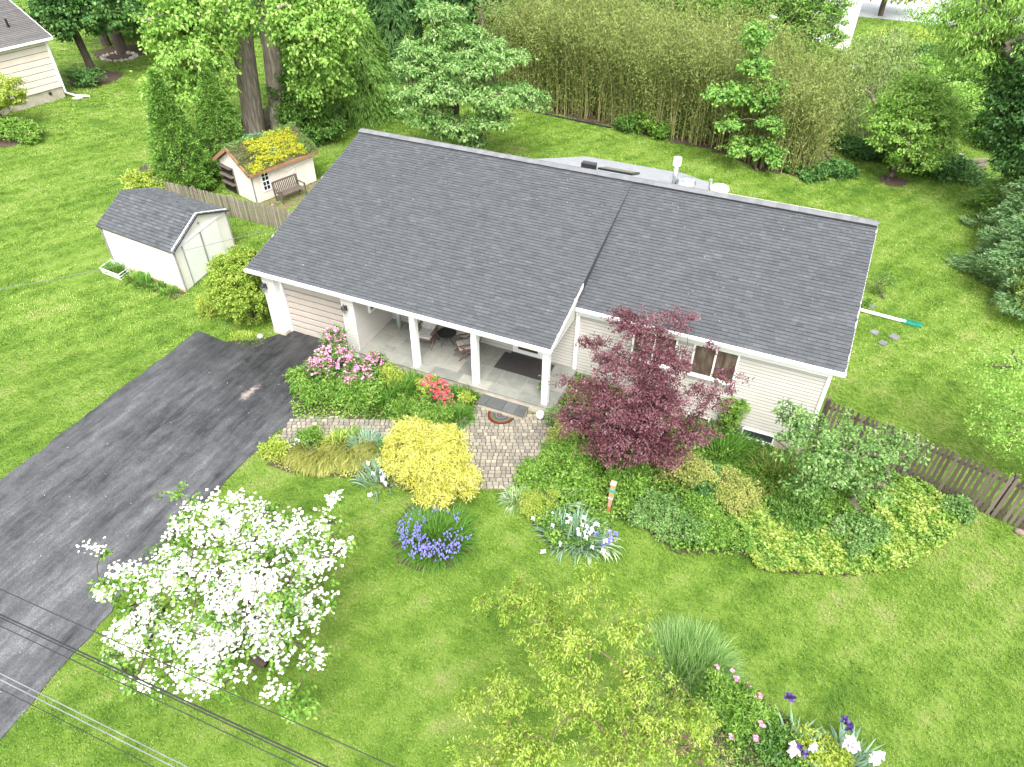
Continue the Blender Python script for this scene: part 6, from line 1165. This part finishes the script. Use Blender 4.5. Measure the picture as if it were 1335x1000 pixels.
def juniper(label, c, r, h, n, seed, m='bluegreen'):
    b_ = (c[0], c[1], float(gz(c[0]))); t = plant('spreading_conifer', label, 'evergreen', b_); g = np.random.default_rng(seed); z = g.random(n) ** 1.2; a = g.random(n) * 6.283
    lump = 1 + .2 * np.sin(a * 3 + z * 7) + .14 * np.sin(a * 7 - z * 11); rr_ = r * (1 - z ** 1.6) ** .6 * lump; ctr = np.stack([b_[0] + np.cos(a) * rr_, b_[1] + np.sin(a) * rr_, b_[2] + .1 + z * h], 1)
    npl = 26; ci = np.repeat(np.arange(n), npl); k = len(ci); out = unit(np.stack([np.cos(a), np.sin(a), g.uniform(-.1, .6, n)], 1)); tq = g.random(k); side = unit(np.cross(out, [0, 0, 1.]))
    sg = np.sign(g.random(k) - .5); pos = ctr[ci] + out[ci] * (tq * .75 - .45)[:, None] + side[ci] * (sg * (1 - tq) * .12)[:, None] + g.normal(size=(k, 3)) * .025 - np.array([0, 0, 1.]) * (tq ** 2 * .1)[:, None]
    d = out[ci] + side[ci] * (sg * .6)[:, None] + g.normal(size=(k, 3)) * .2; v, f = leaf_arrays(pos, d, np.array([0, 0, 1.]) + g.normal(size=(k, 3)) * .3, .17 * g.uniform(.6, 1.2, k), .045)
    link('foliage', arr_mesh('foliage', v, f, np.repeat(np.clip(g.random(n)[ci] * .3 + tq * .5 + g.random(k) * .2, 0, 1), 4), C_[m]), t); MB().tube([b_, (b_[0], b_[1], b_[2] + h * .8)], [.15, .03], 7).build('trunk', M['bark'], t)
juniper('large feathery blue green conifer bulging in from the right edge', (17.2, 17.0), 3.5, 3.9, 2000, 341); juniper('second feathery conifer further back on the right edge', (17.3, 21.8), 3.0, 3.7, 1500, 342); juniper('small feathery conifer in the gap near the wooden bed wall', (15.7, 24.6), 1.5, 2.2, 520, 343, 'conifer')
mound('pale_shrub', 'pale yellow leaved shrub at the right edge below the conifers', G(1345, 400)[:2], 1.3, 1.2, .9, 'lime', 260, 24, .2, .12, 344)
bigtree('low spreading light green tree at the right edge above the picket fence', (15.6, 4.9, -1.09), (1375, 520), [(1335, 500, 0, 1.3, 1.2, .35), (1310, 560, -.2, .9, .8, .35), (1350, 550, 0, 1.3, 1.2, .5), (1325, 465, .5, 1.0, .9, .25), (1285, 480, .6, .6, .5, .15), (1345, 600, -.4, .9, .8, .4), (1300, 520, .3, .7, .7, .2), (1290, 565, -.2, .4, .35, .15)], 'tulip', 300, 24, .24, .085, 351, .05, asp=.6, maxt=26, droop=.2, flat=.3)
q = G(1145, 385); t = plant('sapling', 'thin wispy sapling on the lawn at the right end of the house', 'shrub', q); lb = [(q[0], q[1], q[2] + .7, .45, .4, .45)]; _, cc = crown('foliage', C_['mid'], lb, 60, 16, .12, .07, .03, 361, t, ret=True); branches('stems', M['bark'], q, q + np.array([0, 0, .2]), cc, .025, 361, t, maxt=60, rmin=.008)
mound('low_shrub', 'small green plant beside the downspout at the right end wall', G(1122, 400)[:2], .35, .3, .25, 'bright', 60, 20, .1, .08, 362)
# far lawn tree trunk near the road
q = G(1150, 20); bigtree('dark thin trunk on the far lawn by the road', (1148, 21), (1158, -20), [(1165, -40, 0, 4, 4, 2), (1190, -15, 0, 2, 2, .5)], 'lime', 160, 30, .7, .35, 371, .25)
for k, xx in enumerate((-62, -50, -38, -28, -18, -9, 30, 42)):
    b_ = (xx, 52 + (k % 3) * 5, G0 - .4); t = plant('background_tree', ('broad tree far behind, first from the left', 'broad tree far behind, second from the left', 'tree far behind the woods above the neighbouring lawn', 'tree far behind the twin trunks', 'tree far behind the layered dogwood', 'tree far behind the bamboo', 'tree beyond the top right corner', 'tree beyond the right edge')[k], 'tree', b_)
    crown('crown', C_[('mid', 'dark', 'teal')[k % 3]], [(b_[0], b_[1], 5, 5, 4, 4), (b_[0] + 2, b_[1] - 1, 8, 4, 4, 3)], 330, 30, .9, .45, .3, 380 + k, t); MB().tube([b_, (b_[0], b_[1], 6)], [.35, .15], 8).build('trunk', M['bark'], t)

# ------------------------------------------------------------------ small things on the lawns
a = G(1112, 404); b = G(1180, 421); c = G(1190, 430); dsp = thing('downspout_extension', 'long white drain pipe with a green end piece lying on the lawn beside the house', 'drain pipe', tuple(a))
MB().tube([(8.35, 10.9, .3), tuple(a + np.array([0, 0, .1])), tuple(b + np.array([0, 0, .06]))], .065, 8).build('pipe', M['white'], dsp)
e1_ = unit(b - a); MB().bar(tuple(b - e1_ * .15 + np.array([0, 0, .05])), tuple(b + e1_ * .6 + np.array([0, 0, .04])), .24, .05).bar(tuple(b - e1_ * .15 + np.array([.03, .11, .09])), tuple(b + e1_ * .6 + np.array([.03, .11, .08])), .03, .08).build('splash_end', mat('green_plastic', [(.012, .14, .09), (.02, .2, .13)], .4, 5), dsp)
for k, (u, v, w_) in enumerate(((1140, 434, .42), (1151, 448, .42), (1166, 440, .5), (1136, 400, .4))):
    q = G(u, v); tag(MB().prism([(q[0] + w_ / 2 * math.cos(t_), q[1] + w_ / 2 * math.sin(t_), q[2]) for t_ in (.5, 1.9, 3.5, 5.0)], [(q[0] + w_ / 2 * math.cos(t_), q[1] + w_ / 2 * math.sin(t_), q[2] + .05) for t_ in (.5, 1.9, 3.5, 5.0)]).build('stepping_stone', mat('slate', [(.09, .095, .10), (.19, .19, .19)], .8, 3, rnd=.5)),
        ('grey stepping stone nearest the house in the group of three', 'lowest stepping stone of the group of three', 'pale stepping stone farthest from the house wall', 'stepping stone above the white drain pipe')[k], 'stepping stone', 'stepping stones beside the house')
ws = G(1247, 222); we = G(1283, 224); bw = thing('raised_bed_wall', 'weathered timber bed wall at the far corner under the dark tree', 'garden wall', tuple(ws))
for i in range(3): MB().bar(tuple(ws + np.array([0, 0, .12 + i * .22])), tuple(we + np.array([0, .3, .12 + i * .22])), .12, .19).build('timber', M['greywood'], bw)
MB().box((ws[0] - .2, ws[1] - .15, ws[2]), (ws[0], ws[1] + .05, ws[2] + .95)).build('post', M['metal'], bw)
q = G(1328, 695); st = ball((q[0], q[1], q[2] + .05), .15, 8, 6, (1, .8, .6)); tag(st.build('rock', mat('brownrock', [(.10, .075, .06), (.24, .19, .16)], .9, 9, bump=.5)), 'pinkish rock at the foot of the brown fence by the right edge', 'rock')
q = G(340, 441); tag(ball((q[0], q[1], q[2] + .1), .13, 10, 7, (1, 1, .7)).build('grey_stone', mat('greyrock', [(.2, .2, .19), (.33, .33, .31)], .9, 5)), 'small grey stone in the ground cover at the garage corner', 'rock')
# overhead cables ------------------------------------------------
def cable(label, uv, z, r, m, twist=False, group='overhead cables'):
    p = Z(uv[0], uv[1], z); pts = [(x_, p[1] + (x_ - p[0]) * sl_cab, z + .00035 * ((x_ - p[0]) ** 2)) for x_ in np.linspace(-60, 50, 45)]
    return tag(MB().tube(pts, r, 6).build('overhead_cable', m), label, 'cable', group)
p1_, p2_ = Z(0, 770, 8), Z(500, 1000, 8); sl_cab = 0.035
cb = mat('black_cable', [(.012, .012, .013), (.02, .02, .022)], .5, 3); ca = mat('bare_cable', [(.16, .16, .17), (.26, .26, .27)], .35, 3, metallic=.3)
cable('thin black overhead cable, uppermost of the bundle at the lower left', (0, 768), 8.0, .006, cb); cable('thick black overhead cable, second from the top', (0, 801), 8.0, .010, cb); cable('black overhead cable running tight under the thick one', (0, 805), 7.97, .007, cb); cable('thin black overhead cable just below the thick pair', (0, 816), 8.05, .006, cb)
cable('bright bare overhead wire, upper one', (0, 878), 8.1, .006, ca); cable('bright bare overhead wire, lower one', (0, 886), 8.15, .006, ca); cable('faint dark overhead wire below the bright pair', (0, 898), 7.9, .005, cb)
s0_ = V((-11.45, 1.8), 362, 298); s0_ = np.array([-11.45, 1.82, 3.05]); d_ = ray(0, 357); s1_ = Z(0, 357, 4.2)
pts = [tuple(s0_ + (s1_ - s0_) * t_ * 1.0 - np.array([0, 0, .5]) * math.sin(math.pi * min(t_ / 2.2, 1))) for t_ in np.linspace(0, 2.2, 24)]
tag(MB().tube(pts, .009, 5).build('service_wire', mat('grey_cable', [(.1, .1, .1), (.2, .2, .2)], .5, 30)), 'grey service wire crossing the white shed to the house eave', 'cable')

# ------------------------------------------------------------------ grass blades: one mass that nobody could count
def grass(name, x0, x1, y0, y1, dens, hgt, wid, nb, seed, near, far):
    g = np.random.default_rng(seed); n = int((x1 - x0) * (y1 - y0) * dens); x = g.uniform(x0, x1, n); y = g.uniform(y0, y1, n); z = gz(x)
    u, v, d = proj(np.stack([x, y, z], 1)); k = (u > -150) & (u < 1485) & (v > -60) & (v < 1130) & (d >= near) & (d < far); x, y, z = x[k], y[k], z[k]
    ok = np.ones(len(x), bool)
    for pl in [DRV, WALK, BEDL, BEDO, ISL, BEDR, BAMBED, FLB, HOUSE, SHEDA, SHEDB, [tuple(p0), tuple(p1), tuple(p1 + dn), tuple(p0 + dn)]] + RINGS: ok &= ~inpoly(x, y, [tuple(p[:2]) for p in pl])
    for pc in PATCHES: ok &= ~((np.hypot((x - pc[0]), (y - pc[1])) < 1.6) & (g.random(len(x)) < .6))
    ok &= y < 66
    x, y, z = x[ok], y[ok], z[ok]; n = len(x); me = arr_mesh(name, np.stack([x, y, z], 1), np.zeros((0, 3), np.int32))
    a = me.attributes.new('rot', 'FLOAT_VECTOR', 'POINT'); a.data.foreach_set('vector', np.stack([g.normal(size=n) * .12, g.normal(size=n) * .12, g.random(n) * 6.283], 1).astype(np.float32).ravel())
    a = me.attributes.new('scl', 'FLOAT', 'POINT'); a.data.foreach_set('value', g.uniform(.6, 1.25, n).astype(np.float32))
    base = np.concatenate([g.normal(size=(nb, 2)) * wid * 2.6, np.zeros((nb, 1))], 1); vv, ff, kk, _ = blade_arrays(g, base, g.normal(size=(nb, 2)) * .75, hgt * g.uniform(.6, 1.2, nb), wid, 2, 1.0)
    tm = arr_mesh('grass_tuft', vv, ff, np.repeat(g.random(nb), kk), MATS['grass_blade']); tuft = bpy.data.objects.new('grass_tuft_source', tm)
    o = link(name, me, kind='stuff'); me.materials.append(MATS['grass_blade']); ng = bpy.data.node_groups.new(name, 'GeometryNodeTree')
    ng.interface.new_socket('Geometry', in_out='INPUT', socket_type='NodeSocketGeometry'); ng.interface.new_socket('Geometry', in_out='OUTPUT', socket_type='NodeSocketGeometry')
    NN, LL = ng.nodes, ng.links; gi, go = NN.new('NodeGroupInput'), NN.new('NodeGroupOutput'); ip = NN.new('GeometryNodeInstanceOnPoints'); oi = NN.new('GeometryNodeObjectInfo'); oi.inputs['Object'].default_value = tuft
    ar = NN.new('GeometryNodeInputNamedAttribute'); ar.data_type = 'FLOAT_VECTOR'; ar.inputs['Name'].default_value = 'rot'; asn = NN.new('GeometryNodeInputNamedAttribute'); asn.data_type = 'FLOAT'; asn.inputs['Name'].default_value = 'scl'
    LL.new(gi.outputs[0], ip.inputs['Points']); LL.new(oi.outputs['Geometry'], ip.inputs['Instance']); LL.new(ar.outputs[0], ip.inputs['Rotation']); LL.new(asn.outputs[0], ip.inputs['Scale']); LL.new(ip.outputs[0], go.inputs[0])
    md = o.modifiers.new('scatter', 'NODES'); md.node_group = ng; return o
m, N, L, B = nodes_mat('grass_blade'); g_ = N.new('ShaderNodeNewGeometry'); c1 = lawn_color(N, L, g_.outputs['Position']); a = N.new('ShaderNodeAttribute'); a.attribute_name = 'rnd'
r = ramp(N, [(.5, .58, .5), (.98, 1.0, .95), (1.25, 1.2, 1.25), (1.8, 1.6, 2.8)], [0, .42, .78, 1]); L.new(a.outputs['Fac'], r.inputs[0]); mm = N.new('ShaderNodeMix'); mm.data_type = 'RGBA'; mm.blend_type = 'MULTIPLY'; mm.inputs[0].default_value = 1
L.new(c1, mm.inputs[6]); L.new(r.outputs[0], mm.inputs[7]); L.new(mm.outputs[2], B.inputs['Base Color']); B.inputs['Roughness'].default_value = .45; B.inputs['Specular IOR Level'].default_value = .4
t_ = N.new('ShaderNodeBsdfTranslucent'); L.new(mm.outputs[2], t_.inputs['Color']); s_ = N.new('ShaderNodeMixShader'); s_.inputs[0].default_value = .3; L.new(B.outputs[0], s_.inputs[1]); L.new(t_.outputs[0], s_.inputs[2]); L.new(s_.outputs[0], N['Material Output'].inputs['Surface'])
tag(grass('lawn_grass', -24, 17, -15.5, 9, 190, .055, .012, 11, 401, 5, 26), 'short bright green grass of the front lawn', 'grass')
tag(grass('lawn_grass', -46, 20, -12, 30, 60, .075, .02, 14, 402, 26, 42), 'short green grass of the side and back lawns', 'grass')
tag(grass('lawn_grass', -75, 25, -2, 66, 14, .11, .04, 14, 403, 42, 95), 'green grass of the far lawns', 'grass')
